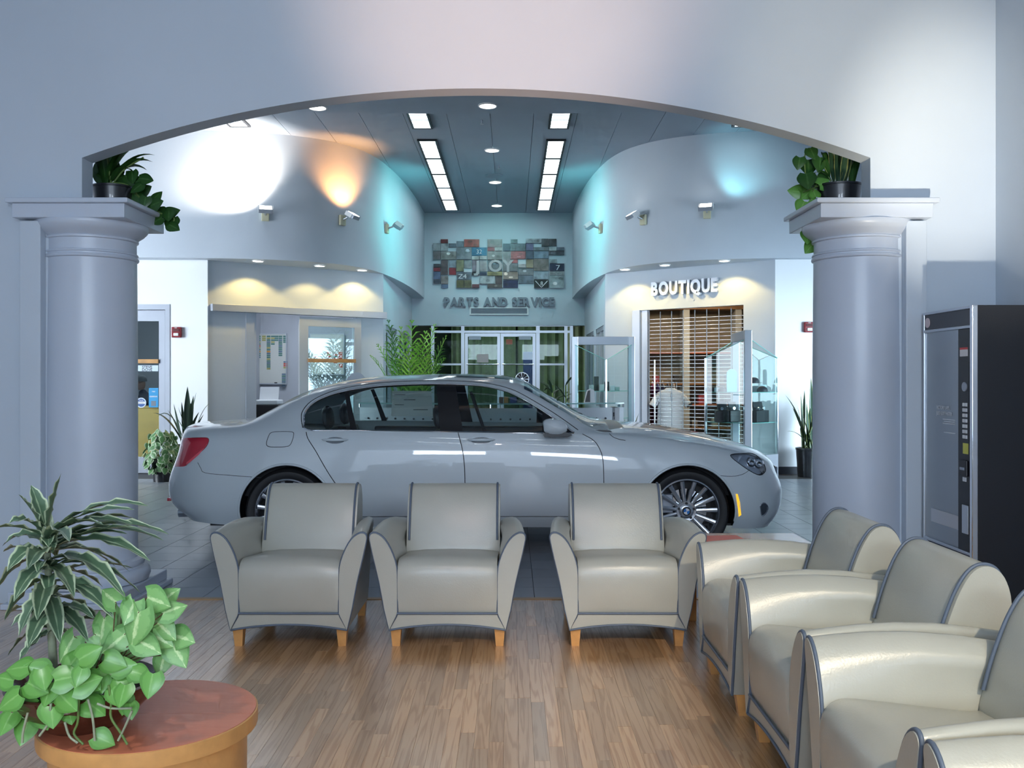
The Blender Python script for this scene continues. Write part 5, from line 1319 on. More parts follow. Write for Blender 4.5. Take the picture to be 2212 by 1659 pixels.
# boutique interior
lamp('added_boutique_lamp','AREA',(3.4,16.4,3.05),(3.4,16.4,0),48,(1.0,.80,.55),(1.6,.8)); tag(ob('ceiling_light', MB().box(2.6,4.2,16.0,16.8,3.08,3.17), mat('warm_lens',(1,.82,.6),.4,emit=2.5)), 'added warm light panel inside the boutique','ceiling light')  # unseen warm panel and lamp added to light the shop
m_shw = mat('boutique_wood',(.30,.15,.06),.45,var=.2,vscale=5)
for i,x in enumerate((2.35,3.35,4.35)):
    t = thing('shelf_unit', 'tall shelf unit against the boutique back wall, %s of three'%('left','middle','right')[i], 'shelf', (x+.5,17.95,0), group='boutique shelf units')
    ob('back', MB().box(-.49,.49,.20,.22,0,2.7), mat('shelf_back',(.20,.17,.12),.6), t)
    for s in (-.47,.47): ob('upright', MB().box(s-.03,s+.03,-.18,.2,0,2.75), mat('pale_upright',(.45,.46,.44),.5), t)
    ob('cornice', MB().box(-.5,.5,-.2,.22,2.75,2.84), m_shw, t)
    for z in (.45,.9,1.3,1.9): ob('shelf', MB().box(-.44,.44,-.16,.2,z,z+.03), mat('red_shelf',(.42,.12,.05),.4) if z in (.9,1.9) else m_shw, t)
    for q in range(6):
        z = (.48,.93,1.33)[q % 3]; xx = -.38+.13*q
        cs = ((.03,.03,.05),(.25,.23,.20),(.30,.05,.06),(.06,.10,.30),(.45,.44,.42),(.04,.04,.04))[(q+i) % 6]
        gds = ob('boxed_goods', MB().bbox(x+.5+xx,x+.5+xx+.11,17.85,18.0,z,z+.14+.03*(q % 2),.006), m_any, None, col=cs)
        tag(gds,'%s boxed goods on the %s shelf of the %s boutique unit'%(('black','taupe','maroon','blue','pale grey','jet black')[(q+i) % 6],('lowest','second','third')[q % 3],('left','middle','right')[i]),'goods','boxed goods on the boutique shelves')
# clothes rail with garments
rk = thing('clothes_rail', 'chrome clothes rail behind the boutique grille', 'clothes rail', (2.35,15.75,0))
ob('rail', MB().tube([(-.45,0,0),(-.45,0,1.35),(.45,0,1.35),(.45,0,0)],.014,8), m_chrome, rk, 60); ob('foot', MB().box(-.47,-.43,-.2,.2,0,.02).box(.43,.47,-.2,.2,0,.02), m_chrome, rk)
gcols = [(.35,.03,.08),(.40,.05,.10),(.03,.05,.22),(.04,.06,.28),(.02,.03,.12),(.30,.04,.12),(.03,.05,.25),(.10,.10,.14),(.03,.03,.05),(.25,.25,.28)]
for i,c in enumerate(gcols):
    x = 2.35-.40+.088*i; rows = []
    for k,(hy,z) in enumerate(((.05,1.33),(.10,1.30),(.21,1.24),(.23,1.0),(.22,.75),(.23,.55))):
        rows.append([(x+.022*math.cos(a),15.75+hy*math.sin(a),z) for a in [2*PI*q/12 for q in range(12)]])
    g = ob('hanging_shirt', MB().grid(rows,True,True), m_any, None, 60, col=c); tag(g,'%s shirt, %s from the left on the boutique clothes rail'%(('maroon','red','navy','blue','dark navy','wine red','bright navy','charcoal','black','grey')[i],('first','second','third','fourth','fifth','sixth','seventh','eighth','ninth','tenth')[i]),'shirt','shirts on the clothes rail')
    ob('hanger_hook', MB().tube([(x,15.75,1.33),(x,15.75,1.35),(x,15.77,1.375),(x,15.75,1.385)],.004,6), m_chrome, g)
# white polo shirt on a stand
ps = thing('polo_shirt', 'white short-sleeved polo shirt on display behind the grille', 'shirt', (PX(1448,15.12),15.12,0))
m_polo = mat('white_cotton',(.80,.82,.85),.8,bump=.2,bscale=30)
rows = []
for z,w,dp in ((.50,.225,.10),(.70,.215,.10),(.92,.205,.105),(1.06,.215,.11),(1.15,.225,.10),(1.19,.21,.085),(1.22,.15,.07),(1.245,.085,.06),(1.265,.075,.055)):
    rows.append([(w*math.copysign(abs(math.cos(a))**.8,math.cos(a)),dp*math.sin(a),z) for a in [2*PI*q/24 for q in range(24)]])
ob('body', MB().grid(rows,True,True), m_polo, ps, 60)
for s in (-1,1):
    rows = []
    for u,(cx_,cz_,r) in enumerate(((.15,1.15,.07),(.215,1.10,.085),(.265,1.02,.085),(.295,.97,.085))):
        rows.append([(s*(cx_+r*.75*math.cos(a)*.8),.075*math.sin(a),cz_+r*.6*math.cos(a)*.6) for a in [2*PI*q/16 for q in range(16)]])
    ob('sleeve', MB().grid(rows,True,True), m_polo, ps, 60)
    ob('collar', MB().grid([[(s*.005,-.062,1.20),(s*.06,-.075,1.185),(s*.085,-.05,1.225)],[(s*.015,-.06,1.235),(s*.06,-.065,1.23),(s*.07,0,1.26)]]), m_polo, ps, 60)
ob('placket', MB().box(-.012,.012,-.114,-.104,1.06,1.19), m_alu2, ps)
ob('button', MB().box(-.012,.012,-.118,-.114,1.10,1.14), m_ink, ps)
ob('sleeve_print', MB().obox(Matrix.Translation((.30,-.078,.985)) @ Matrix.Rotation(-.6,4,'Y'),.05,.002,.018), m_ink, ps)
ob('stand', MB().lathe([(.16,0),(.16,.015),(.015,.02),(.015,.62)],24), m_chrome, ps, 40)
tag(ob('display_post', MB().lathe([(.05,0),(.05,.01),(.012,.012),(.012,1.72)],16,(PX(1414,15.0),15.0,0)), m_chrome, None, 40), 'thin chrome post left of the white polo shirt','post')
# ---- triangular glass display cases
m_cglass2 = glassmat('vitrine_glass',(.80,.93,.92),.05)
def vitrine(x, y, rz, label, both=True):
    t = thing('display_case', label, 'display case', (x,y,0), rz, 'glass display cases'); H = 2.07; hw = .44; ap = .50; ha = 1.70
    for s in (-1,1): ob('upright', MB().bbox(s*hw-.05,s*hw+.05,-.05,.05,0,H,.006), m_alu, t)
    ob('top_beam', MB().bbox(-hw+.05,hw-.05,-.05,.05,H-.13,H,.006), m_alu2, t)
    sides = (-1,1) if both else (-1,)
    for s in sides:
        ob('plinth', MB().prism([(-hw,s*.051),(hw,s*.051),(.05,s*ap),(-.05,s*ap)], lambda a,b_: (a,b_,0), lambda a,b_: (a,b_,.36)), m_alu, t)
        ob('corner_post', MB().lathe([(.016,.36),(.016,ha)],12,(0,s*ap,0)), m_chrome, t, 40)
        for sx in (-1,1):
            q = [(sx*hw,s*.05,.36),(sx*.012,s*ap,.36),(sx*.012,s*ap,ha),(sx*hw,s*.05,H-.13)]
            ob('pane', MB().add(q,[(0,1,2,3)]), m_cglass2, t)
            ob('pane_edge', MB().tube([q[2],q[3]],.005,6), m_glass_edge, t)
        for z in (.80,1.22): ob('glass_shelf', MB().prism([(-hw+.06,s*.055),(hw-.06,s*.055),(.03,s*(ap-.04)),(-.03,s*(ap-.04))], lambda a,b_: (a,b_,z), lambda a,b_: (a,b_,z+.008)), m_glass_edge if False else m_cglass2, t)
        for z in (.80,1.22): ob('shelf_edge', MB().tube([(-hw+.06,s*.055,z+.004),(-.03,s*(ap-.04),z+.004),(.03,s*(ap-.04),z+.004),(hw-.06,s*.055,z+.004)],.0045,6), m_glass_edge, t)
        ob('lock', MB().lathe([(.02,0),(.02,.02),(.001,.02)],12,(hw*.5,s*(.05+.21),1.0),'y'), m_chrome, t)
    return t
v1 = vitrine(1.42,14.45,0,'glass display case with a silver frame left of the boutique grille',False)
v2 = vitrine(3.22,13.0,math.radians(87),'wedge-shaped glass display case in front of the boutique grille, right of it')
def item(name, mb, col_, label, cat, grp, m=None, smooth=40):
    o = ob(name, mb, m or m_any, None, smooth, col=col_); tag(o, label, cat, grp); return o
def at2(lx, ly, z):
    a = math.radians(87); return Vector((3.22+lx*math.cos(a)-ly*math.sin(a), 13.0+lx*math.sin(a)+ly*math.cos(a), z))
# items in the wedge case: hats and model cards on the upper shelf, black gift boxes on the lower shelf
for i,(lx,ly,z) in enumerate(((-.05,.30,1.2285),(.12,.18,1.2285),(-.05,-.28,1.2285),(-.12,-.15,1.35),(.08,.38,1.2285))):
    p = at2(lx,ly,z); r = .075
    cp_ = thing('cap', ('dark cap left of the blue stand in the wedge case','dark cap beside the blue stand, farther back in the wedge case','dark cap on the right half of the wedge case shelf','dark cap raised above the others in the right half of the wedge case','dark cap nearest the left corner post of the wedge case')[i], 'cap', p, .4*i, 'caps in the display case')
    ob('crown', MB().lathe([(r,0),(r,.03),(r*.8,.06),(r*.4,.078),(.001,.082)],20,cap0=True,cap1=False), m_any, cp_, 50, col=(.02,.022,.03)); ob('brim', MB().prism([(r*.9*math.cos(a),-r*.6-.06*math.sin(a)) for a in [PI*k/10 for k in range(11)]], lambda a,b_: (a,b_,.002), lambda a,b_: (a,b_,.007)), m_any, cp_, col=(.03,.03,.04))
bt_ = at2(.0,.13,1.2285)
item('acrylic_award', MB().prism([(-.07,0),(.07,0),(.07,.25)]+[(.07*math.cos(PI*k/10),.25+.07*math.sin(PI*k/10)) for k in range(1,10)]+[(-.07,.25)], lambda a,z: (bt_.x+a,bt_.y,bt_.z+z), lambda a,z: (bt_.x+a,bt_.y+.03,bt_.z+z)), (.30,.66,.78), 'round-topped blue acrylic stand on the wedge case shelf','ornament','display ornaments')
for i,(lx,ly) in enumerate(((.0,-.30),(.08,-.22),(-.1,.34))):
    p = at2(lx,ly,1.2285); item('display_card', MB().bbox(p.x-.05,p.x+.05,p.y-.01,p.y+.01,p.z,p.z+.10-.02*i,.003), (.62,.76,.82), ('pale card under the upper caps in the wedge case','pale card behind the stacked caps in the wedge case','small white card left on the wedge case shelf')[i],'card','cards in the display case')
for i,(lx,ly) in enumerate(((-.15,.30),(.10,.26),(-.02,.12),(-.12,-.20),(.05,-.30))):
    p = at2(lx,ly,.8085); bx_ = thing('gift_box', ('open black gift box nearest the left corner post of the wedge case','open black gift box in the middle of the left half of the wedge case','open black gift box close to the frame in the left half of the wedge case','open black gift box close to the frame in the right half of the wedge case','open black gift box nearest the right corner post of the wedge case')[i],'box',p,.2*i,'black gift boxes in the wedge case')
    ob('base', MB().bbox(-.085,.085,-.06,.06,0,.16,.006), m_any, bx_, col=(.015,.017,.02)); ob('lid', MB().obox(Matrix.Translation((.02,.05,.22)) @ Matrix.Rotation(-.25,4,'X'),.06,.012,.06), m_any, bx_, col=(.015,.017,.02)); ob('watch', MB().lathe([(.022,0),(.022,-.012),(.001,-.012)],16,(0,-.02,.19),'y'), m_chrome, bx_, 40)
for i in range(6):
    p = (1.42-.20+.08*i,14.45-.22+.05*(i % 2),1.2285)
    item('model_box', MB().bbox(p[0]-.035,p[0]+.035,p[1]-.04,p[1]+.04,p[2],p[2]+(.09,.22,.10,.14,.08,.06)[i],.004), ((.45,.5,.5),(.05,.055,.06),(.5,.55,.55),(.06,.06,.07),(.62,.68,.70),(.5,.62,.6))[i], ('silver box at the left of the left case shelf','tall dark box on the left case shelf','pale box beside the tall dark box in the left case','dark box mid-right on the left case shelf','white box right on the left case shelf','low pale box at the right end of the left case shelf')[i],'box','boxes in the left display case')
# ---- reception counter
ct = thing('reception_counter', 'curved white reception counter with a glass top behind the car', 'counter', (-.25,11.4,0))
def cfront(u, off=0): x = -1.62+3.24*u; return (x, -.45+.42*(x/1.62)**2+off)
N_ = 28
rows = [[(*cfront(i/N_),z) for i in range(N_+1)] for z in (.0,1.06)]; rows2 = [[(*cfront(i/N_,.04),z) for i in range(N_+1)] for z in (1.06,.0)]
ob('front_panel', MB().grid(rows+rows2+[rows[0]]), mat('counter_white',(.66,.70,.74),.4,metal=.2), ct, 30)
top = [cfront(i/N_,-.06) for i in range(N_+1)]; tb_ = [cfront(i/N_,.42) for i in range(N_,-1,-1)]
ob('glass_top', MB().prism(top+tb_, lambda a,b_: (a,b_,1.105), lambda a,b_: (a,b_,1.12)), mat('glass_top',(.40,.66,.64),.06,spec=.8), ct)
ob('work_surface', MB().prism([cfront(i/N_,.05) for i in range(N_+1)]+[cfront(i/N_,.75) for i in range(N_,-1,-1)], lambda a,b_: (a,b_,.72), lambda a,b_: (a,b_,.75)), m_alu2, ct)
for i in range(1,28,1):
    x,y = cfront(i/28,-.008); ob('stud', MB().lathe([(.012,.012),(.012,-.004),(.001,-.006)],10,(x,y,.93),'y'), m_ink, ct)
for i in range(0,29,7):
    x,y = cfront(i/28,.02); ob('standoff', MB().lathe([(.012,1.06),(.012,1.105)],10,(x,y,0)), m_chrome, ct)
ob('end_panel', MB().bbox(1.50,1.56,-.12,.45,0,1.06,.006), m_white, ct); ob('card_slot', MB().bbox(1.485,1.51,-.10,-.05,.95,1.0,.004), m_ink, ct)
CTZ = 1.1205
t = thing('desk_terminal', 'small dark-faced payment terminal standing on the counter glass', 'terminal', (.95,11.33,CTZ))
ob('shell', MB().prism([(-.07,0),(.06,0),(.05,.15),(.01,.17),(-.03,.15)], lambda a,z: (a,-.07,z), lambda a,z: (a,.05,z)), m_white, t); ob('face', MB().prism([(-.062,.006),(.0,.006),(.0,.15),(-.03,.142)], lambda a,z: (a,-.074,z), lambda a,z: (a,-.07,z)), m_black, t)
for i,(x,c,lb) in enumerate(((-.07,(.75,.35,.10),'orange carton on the counter, seen through the front car window'),(.0,(.06,.07,.28),'navy carton on the counter beside the orange one'),(-.13,(.20,.10,.05),'small brown carton on the counter left of the orange one'))):
    item('carton', MB().bbox(x-.025,x+.025+.03*(i == 1),11.12,11.20,CTZ,CTZ+.07,.003), c, lb, 'carton', 'cartons on the counter')
# chrome wheel ornament on a stand
t = thing('wheel_ornament', 'small chrome wheel-shaped clock on a stand above the windscreen', 'ornament', (PX(1128,11.5),11.5,CTZ))
ob('stand', MB().lathe([(.06,0),(.06,.012),(.012,.02),(.012,.20)],20), m_black, t, 40)
ob('rim', MB().tube([(.082*math.cos(2*PI*k/32),0,.285+.082*math.sin(2*PI*k/32)) for k in range(32)],.007,8,closed=True), m_chrome, t, 60)
ob('disc', MB().lathe([(.08,.02),(.001,.02)],28,(0,0,.285),'y',False,False), m_ink, t)
for k in range(11):
    a = 2*PI*k/11; ob('spoke', MB().tube([(.016*math.cos(a),-.004,.285+.016*math.sin(a)),(.08*math.cos(a),-.004,.285+.08*math.sin(a))],[.004,.009],6), m_chrome, t, 60)
ob('hub', MB().lathe([(.02,0),(.018,-.012),(.001,-.014)],16,(0,0,.285),'y'), m_chrome, t, 40)
# ---- lounge lamps (behind the viewer): uplights added for the wall glows, and ceiling spots
def uplight(x, y, tgt, e, c, ang, label):
    t = thing('added_uplight', label, 'added floor lamp', (x,y,0), group='added floor uplights')
    ob('can', MB().lathe([(.09,0),(.09,.16),(.082,.165),(.08,.15)],24,cap1=False), m_black, t, 40); ob('lens', MB().lathe([(.08,.15),(.001,.15)],24,cap0=False,cap1=False), m_disc, t)
    lamp('added_uplight_lamp','SPOT',(x,y,.19),tgt,e,c,.05,ang,1.0)
uplight(2.42,1.6,(2.76,5.8,2.80),900,(1.0,.93,.80),20,'added black floor uplight shining at the wall right of the arch')
uplight(2.15,1.3,(2.15,5.8,3.42),420,(1.0,.82,.50),24,'added black floor uplight shining at the wall over the right spring of the arch')
uplight(-.15,.30,(-.05,5.8,4.0),1350,(1.0,.64,.46),27,'added black floor uplight shining at the wall above the arch')
def ceil_spot(x, y, tgt, e, c, ang, label):
    t = thing('ceiling_spot', label, 'spotlight', (x,y,ZC1), group='lounge ceiling spots')
    ob('housing', MB().lathe([(.07,-.001),(.07,-.14),(.062,-.14),(.06,-.12)],24,cap1=False), m_white, t, 40); ob('lens', MB().lathe([(.06,-.12),(.001,-.12)],24,cap0=False,cap1=False), m_disc, t)
    lamp('ceiling_spot_lamp','SPOT',(x,y,ZC1-.16),tgt,e,c,.06,ang,.7)
ceil_spot(1.6,-2.0,(1.25,2.7,.45),900,(1.0,.86,.64),30,'white ceiling spot over the side row of armchairs')
ceil_spot(-.2,-1.5,(-.05,5.0,.35),230,(1.0,.80,.78),24,'white ceiling spot aimed at the front row of armchairs')
ceil_spot(-2.0,.2,(-1.1,2.6,.5),160,(.95,.97,1.0),40,'white ceiling spot over the round table')
# linear lights of the lounge ceiling, mirrored in the car paint
for i,(x,y,hl) in enumerate(((-1.13,-1.5,.67),(1.15,-1.5,.75),(-.95,1.0,.35),(.95,1.0,.60))):
    t = thing('linear_light', 'long linear light on the lounge ceiling, %s %s'%(('left','right')[i % 2],('in the rear row','in the nearer row')[i//2]), 'ceiling light', (x,y,ZC1), group='lounge linear lights')
    ob('housing', MB().box(-hl-.02,hl+.02,-.10,.10,-.05,-.001), m_white, t); ob('lens', MB().box(-hl,hl,-.09,.09,-.062,-.0505), mat('linear_lens',(.86,.95,1.0),.4,emit=12), t)
# ================================================================== plants
m_drac = stripemat('dracaena_leaf', (.09,.16,.09), (.55,.64,.42), .35, .6, vein=(.34,.44,.27))
m_pothos = stripemat('pothos_leaf', (.15,.38,.07), (.11,.30,.05), .30, .5, vein=(.24,.48,.13))
m_syng = stripemat('syngonium_leaf', (.24,.48,.15), (.16,.36,.10), .38, 1.5, vein=(.58,.76,.36))
m_snake = stripemat('snake_leaf', (.03,.075,.04), (.42,.46,.16), .4, .5)
m_snaked = stripemat('snake_leaf_dark', (.025,.055,.035), (.06,.11,.06), .4, .5)
m_dkleaf = stripemat('dark_ivy_leaf', (.03,.10,.02), (.025,.08,.02), .25, 1.0, vein=(.06,.16,.04))
m_bush = stripemat('variegated_leaf', (.10,.24,.08), (.52,.62,.42), .45, .8)
m_palm = mat('palm_green', (.13,.38,.03), .45, var=.35, vscale=8)
m_palms = [m_palm, mat('palm_green_shaded',(.05,.19,.02),.45,var=.3,vscale=8), mat('palm_green_lit',(.26,.52,.07),.45,var=.3,vscale=8)]  # darker and lighter greens paint light and shade between the fronds
m_stem = mat('plant_stem', (.13,.22,.05), .5, var=.2, vscale=20)
m_stemw = mat('pale_stem', (.36,.40,.26), .5, var=.3, vscale=30)
m_soil = MATS['potting_soil']
m_pot = mat('black_pot', (.012,.013,.016), .28, coat=.3)
def strap(name, base, tip, w, m, parent, rise=.08, n=10, fold=.25, origin=(0,0,0), twist=0.0, wavy=0.0):
    b0 = Vector(base); t0 = Vector(tip); mid = (b0+t0)/2+Vector((0,0,rise)); o0 = Vector(origin)
    mb = MB(); mb.uv = []; pts = []
    for i in range(n+1):
        u = i/n; pts.append(b0*(1-u)**2+mid*2*u*(1-u)+t0*u*u)
    for i, p in enumerate(pts):
        u = i/n; tg = (pts[min(i+1,n)]-pts[max(i-1,0)]).normalized()
        sd = tg.cross(Vector((0,0,1)))
        if sd.length < .15: sd = tg.cross(Vector((.3,-1,.2)))
        sd.normalize()
        if twist: sd = Quaternion(tg, twist*u+twist*.3) @ sd
        up = sd.cross(tg).normalized(); ww = w*(min(1,.35+u*3.2))*(1-max(0,(u-.45)/.55)**2.2)
        ww = max(ww, w*.02); wv = wavy*math.sin(i*2.1)*ww
        for k in (-1,-.5,0,.5,1):
            q = p+sd*ww*k*.5+up*(abs(k)*ww*fold*.5+wv*k)-o0
            mb.v.append(tuple(q)); mb.uv.append((k*.5+.5,u))
    for i in range(n):
        for k in range(4): a = i*5+k; mb.f.append((a,a+1,a+6,a+5))
    return ob(name, mb, m, parent, 80)
def heart_mesh(name, m, arrow=0.0):
    mb = MB(); mb.uv = []; n = 10
    for i in range(n+1):
        v = i/n; w = .52*(math.sin(PI*max(.001,v)**.52))**.85*(1-.15*arrow*v) if v < 1 else .002
        if i == 0: w = .30
        for k in (-1,-.55,0,.55,1):
            y = v-.16*(1+arrow)*abs(k)**1.5*(1-v)**4; x = w*k
            mb.v.append((x,y,-.10*abs(k)**1.3*1.0*w/.46+.0-.14*v*v+.05*v+.05*abs(k)*w)); mb.uv.append((k*.5+.5,v))
    for i in range(n):
        for k in range(4): a = i*5+k; mb.f.append((a,a+1,a+6,a+5))
    me = mb.mesh(name, 80); me.materials.append(m); return me
HM = {k: heart_mesh('leaf', m, a) for k,m,a in (('pothos',m_pothos,0),('syng',m_syng,.8),('dark',m_dkleaf,0),('bush',m_bush,0))}
rl = random.Random(21)
def heart(kind, c, size, ang, parent, tilt=None, yaw=None, origin=(0,0,0)):
    """leaf at c (leaf base), size long, tip pointing to clock angle ang in the picture plane (0 = right, -90 = down)"""
    o = bpy.data.objects.new('leaf', HM[kind]); C.objects.link(o); o.parent = parent
    tilt = rl.uniform(.35,.9) if tilt is None else tilt; yaw = rl.uniform(-.35,.35) if yaw is None else yaw
    R = Matrix.Rotation(yaw,4,'Z') @ Matrix.Rotation(PI/2-tilt,4,'X') @ Matrix.Rotation(math.radians(ang-90),4,'Z')
    o.matrix_local = Matrix.Translation(Vector(c)-Vector(origin)) @ R @ Matrix.Scale(size,4); return o
def soil_pot(name, loc, r, h, label, m=None, taper=.85, grp=None):
    t = thing(name, label, 'plant pot', loc, 0, grp)
    ob('pot', MB().lathe([(.001,0),(r*taper,0),(r*taper,.005),(r,h*.92),(r*1.04,h*.93),(r*1.04,h),(r*.94,h),(r*.92,h*.86),(.001,h*.86)],40,cap0=False,cap1=False), m or m_pot, t, 35)
    ob('soil', MB().lathe([(.001,h*.885),(r*.92,h*.875)],32,cap0=False,cap1=False), m_soil, t); return t
# ---- bowl planting: dracaena
YD = 2.56
db = P(116,1448,YD); dp = thing('dracaena', 'tall striped-leaf dracaena in the brown bowl planter', 'plant', db)
stem = [P(116,1450,YD),P(112,1380,YD),P(107,1290,YD),P(103,1210,YD),P(101,1140,YD)]
ob('stem', MB().tube([p-db for p in stem],[.012,.011,.010,.009,.007],10), m_stemw, dp, 60)
def stem_at(u): k = u*(len(stem)-1); i = min(int(k),len(stem)-2); return stem[i].lerp(stem[i+1],k-i)
LV = [(.97,132,1023,.0,.030,.01),(.95,67,1048,.02,.030,.02),(.93,40,1068,-.03,.034,.02),(.95,319,1093,-.05,.030,.09),(.92,294,1121,.05,.030,.07),(.88,364,1154,-.08,.034,.10),(.86,354,1168,.03,.030,.10),
(.82,324,1212,-.10,.034,.11),(.74,269,1290,-.16,.040,.12),(.70,306,1284,.02,.030,.11),(.66,222,1268,.10,.034,.06),(.60,246,1336,-.12,.036,.09),(.84,250,1225,.14,.028,.07),(.80,280,1235,.10,.028,.09),
(.9,20,1130,-.10,.034,.07),(.85,5,1180,-.02,.034,.08),(.8,15,1235,-.14,.034,.08),(.75,-5,1270,.06,.034,.08),(.7,30,1300,-.15,.034,.07),(.62,10,1340,.0,.034,.07),(.55,40,1375,-.1,.034,.06),
(.5,215,1345,.08,.034,.06),(.45,190,1385,-.12,.034,.05),(.42,60,1400,-.16,.034,.05),(.35,185,1425,.05,.034,.03),(.9,150,1170,-.30,.034,.07),(.8,60,1230,-.32,.034,.06),(.7,160,1290,-.30,.034,.06),(.6,80,1340,-.28,.034,.05),(.5,130,1390,-.22,.030,.04),
(.9,90,1120,.28,.030,.06),(.8,170,1150,.30,.030,.06),(.65,60,1250,.26,.030,.06),(.3,40,1430,-.1,.030,.03)]
for i in range(26):
    u = rl.uniform(.3,.98); a = rl.uniform(-2.6,2.6); q = stem_at(u); ln = rl.uniform(70,200)
    LV.append((u, 110+ln*math.cos(a)*1.1, CY-(q.z-EYE)/YD*FPX-ln*.35*(u-.35)+rl.uniform(-20,60), rl.uniform(-.22,.22), .026, .06))
for u,px,py,dy,w,rs in LV: strap('leaf', stem_at(u), P(px,py,YD+dy), w*1.5, m_drac, dp, rs*.8, 12, .35, db, rl.uniform(-.3,.3), .12)
# ---- bowl planting: syngonium
sb = P(250,1455,2.50); sp_ = thing('syngonium', 'arrow-leaved pale green syngonium spilling right from the bowl planter', 'plant', sb)
SY = [(225,1335,48,-85),(262,1318,55,-95),(300,1322,62,-100),(238,1388,75,-12),(330,1315,46,-70),(318,1290,48,-15),(290,1300,40,-110),(340,1345,44,-40),(372,1372,46,-10),(372,1392,46,-60),(355,1415,36,-100),(160,1375,46,-110),(205,1370,42,-20),(190,1395,40,-70),(330,1372,40,-30),(352,1325,40,20),(300,1385,44,-30),(270,1370,46,-140),(350,1300,36,40),(250,1300,40,150)]
for i,(px,py,s,a) in enumerate(SY):
    Y = 2.50+rl.uniform(-.07,.05); c = P(px,py,Y); heart('syng', c, s/FPX*Y*1.3, a, sp_, rl.uniform(.15,.6), None, sb)
    q = P(235+rl.uniform(-25,25),1440,2.50); ob('petiole', MB().tube([q-sb,(q+c)/2-sb+Vector((0,0,.01)),c-sb],.0016,6), mat('brown_petiole',(.16,.10,.05),.6), sp_, 60)
# ---- bowl planting: pothos
pb = P(170,1490,2.42); pp_ = thing('pothos', 'heart-leaved pothos trailing over the front of the bowl planter', 'plant', pb)
PT = [(60,1475,56,-20),(75,1500,60,-150),(118,1470,62,10),(130,1500,60,-30),(160,1485,60,20),(175,1510,54,-25),(205,1470,60,15),(250,1465,54,-60),(270,1480,50,-85),(330,1455,54,-95),(245,1445,50,10),(190,1445,55,-160),(85,1530,56,-60),(110,1518,58,-80),(145,1520,50,-75),(185,1515,56,-40),(270,1500,46,-95),(60,1560,50,-100),(100,1450,50,160),(60,1440,54,-170),(150,1440,50,60),(215,1500,46,-120),(40,1500,56,-140),(30,1470,50,170),(170,1425,56,30),(225,1425,52,-20),(205,1590,48,-30),(25,1540,50,-100),(240,1490,40,-60),(285,1450,46,-20),(140,1465,48,-100)]+[(rl.uniform(40,300),rl.uniform(1440,1530),rl.uniform(36,54),rl.uniform(-170,-10)) for _ in range(14)]
for i,(px,py,s,a) in enumerate(PT):
    Y = 2.40+rl.uniform(-.05,.04); heart('pothos', P(px,py,Y), s/FPX*Y*.98, a, pp_, rl.uniform(.2,.8), None, pb)
for tr in (((175,1470),(170,1520),(168,1560),(160,1585),(180,1608)),((190,1510),(200,1550),(205,1600)),((235,1480),(240,1520),(240,1550),(262,1585),(275,1608)),((210,1520),(240,1530),(285,1530)),((285,1535),(270,1570),(255,1600)),((110,1520),(105,1560),(85,1590)),((60,1540),(50,1580),(48,1605)),((140,1560),(150,1590),(168,1605))):
    l = [P(x,y,2.36) for x,y in tr]; l = [Vector(p)-pb for p in spline([p[:] for p in l],4)]
    ob('vine_stem', MB().tube(l,.0032,7), m_stem if len(tr) != 3 else m_stemw, pp_, 60)
# ---- plants on the capitals
ZT = 2.512
lp = soil_pot('plant_pot', (-2.655,6.16,ZT), .128, .17, 'black bowl pot standing on the left column capital')
lb_ = Vector((-2.655,6.16,ZT+.145)); lv = thing('trailing_pothos', 'dark trailing vine in the pot on the left capital', 'plant', lb_)
LL = [(262,410,30,-20),(275,395,28,30),(250,400,26,-100),(285,415,30,-40),(295,430,30,-25),(310,440,30,-60),(325,445,28,20),(330,432,24,50),(340,455,28,-30),(355,462,30,20),(365,455,26,-80),(372,470,30,-90),(365,485,24,-30),(350,470,24,-150),(300,415,26,30),(290,400,26,-60),(270,380,30,-30),(300,385,30,-10),(285,370,26,-80),(315,425,24,-100),(255,380,30,120),(240,370,30,80),(225,385,28,150),(215,370,30,100),(230,360,28,40),(270,430,22,-60),(245,390,26,20),(305,398,26,-130),(325,455,22,-90)]
for px,py,s,a in LL:
    Y = 6.20+rl.uniform(-.06,.10)-(.06 if px > 300 else 0); heart('dark', P(px,py,Y), s/FPX*Y*1.15, a, lv, rl.uniform(.1,.6), None, lb_)
for bx,by,tx,ty,w,dy in ((235,395,300,318,.09,.05),(240,395,330,350,.085,.0),(238,395,318,368,.08,.1),(230,395,280,325,.08,-.02),(232,395,250,318,.08,.1),(228,395,215,330,.08,.05),(236,395,335,335,.05,.02),(235,395,265,370,.06,.08),(225,398,205,350,.05,.1),(240,395,290,375,.07,-.03)):
    strap('leaf', P(bx,by,6.18), P(tx,ty,6.18+dy), w, m_dkleaf, lv, .12, 9, .3, lb_)
for tr in (((240,395),(275,400),(310,435),(345,460),(375,470),(370,490)),((240,395),(236,370),(232,340)),((245,395),(270,365),(310,340))):
    ob('vine_stem', MB().tube([Vector(q)-lb_ for q in spline([P(x,y,6.17)[:] for x,y in tr],4)],.006,7), m_stem, lv, 60)
rp_ = soil_pot('plant_pot', (2.175,6.16,ZT), .142, .18, 'glossy black pot standing on the right column capital')
rb_ = Vector((2.175,6.16,ZT+.155)); rvn = thing('snake_plant', 'snake plant with a trailing vine in the pot on the right capital', 'plant', rb_)
for bx,by,tx,ty,w,dy in ((1800,392,1788,300,.062,0),(1808,392,1805,285,.066,.03),(1818,392,1830,280,.066,-.03),(1826,392,1838,300,.06,.04),(1835,392,1862,310,.05,.05),(1812,392,1815,275,.06,.06),(1822,392,1850,330,.04,.02)):
    strap('leaf', P(bx,by,6.17), P(tx,ty,6.17+dy), w, m_snake, rvn, .01, 8, .3, rb_, .3)
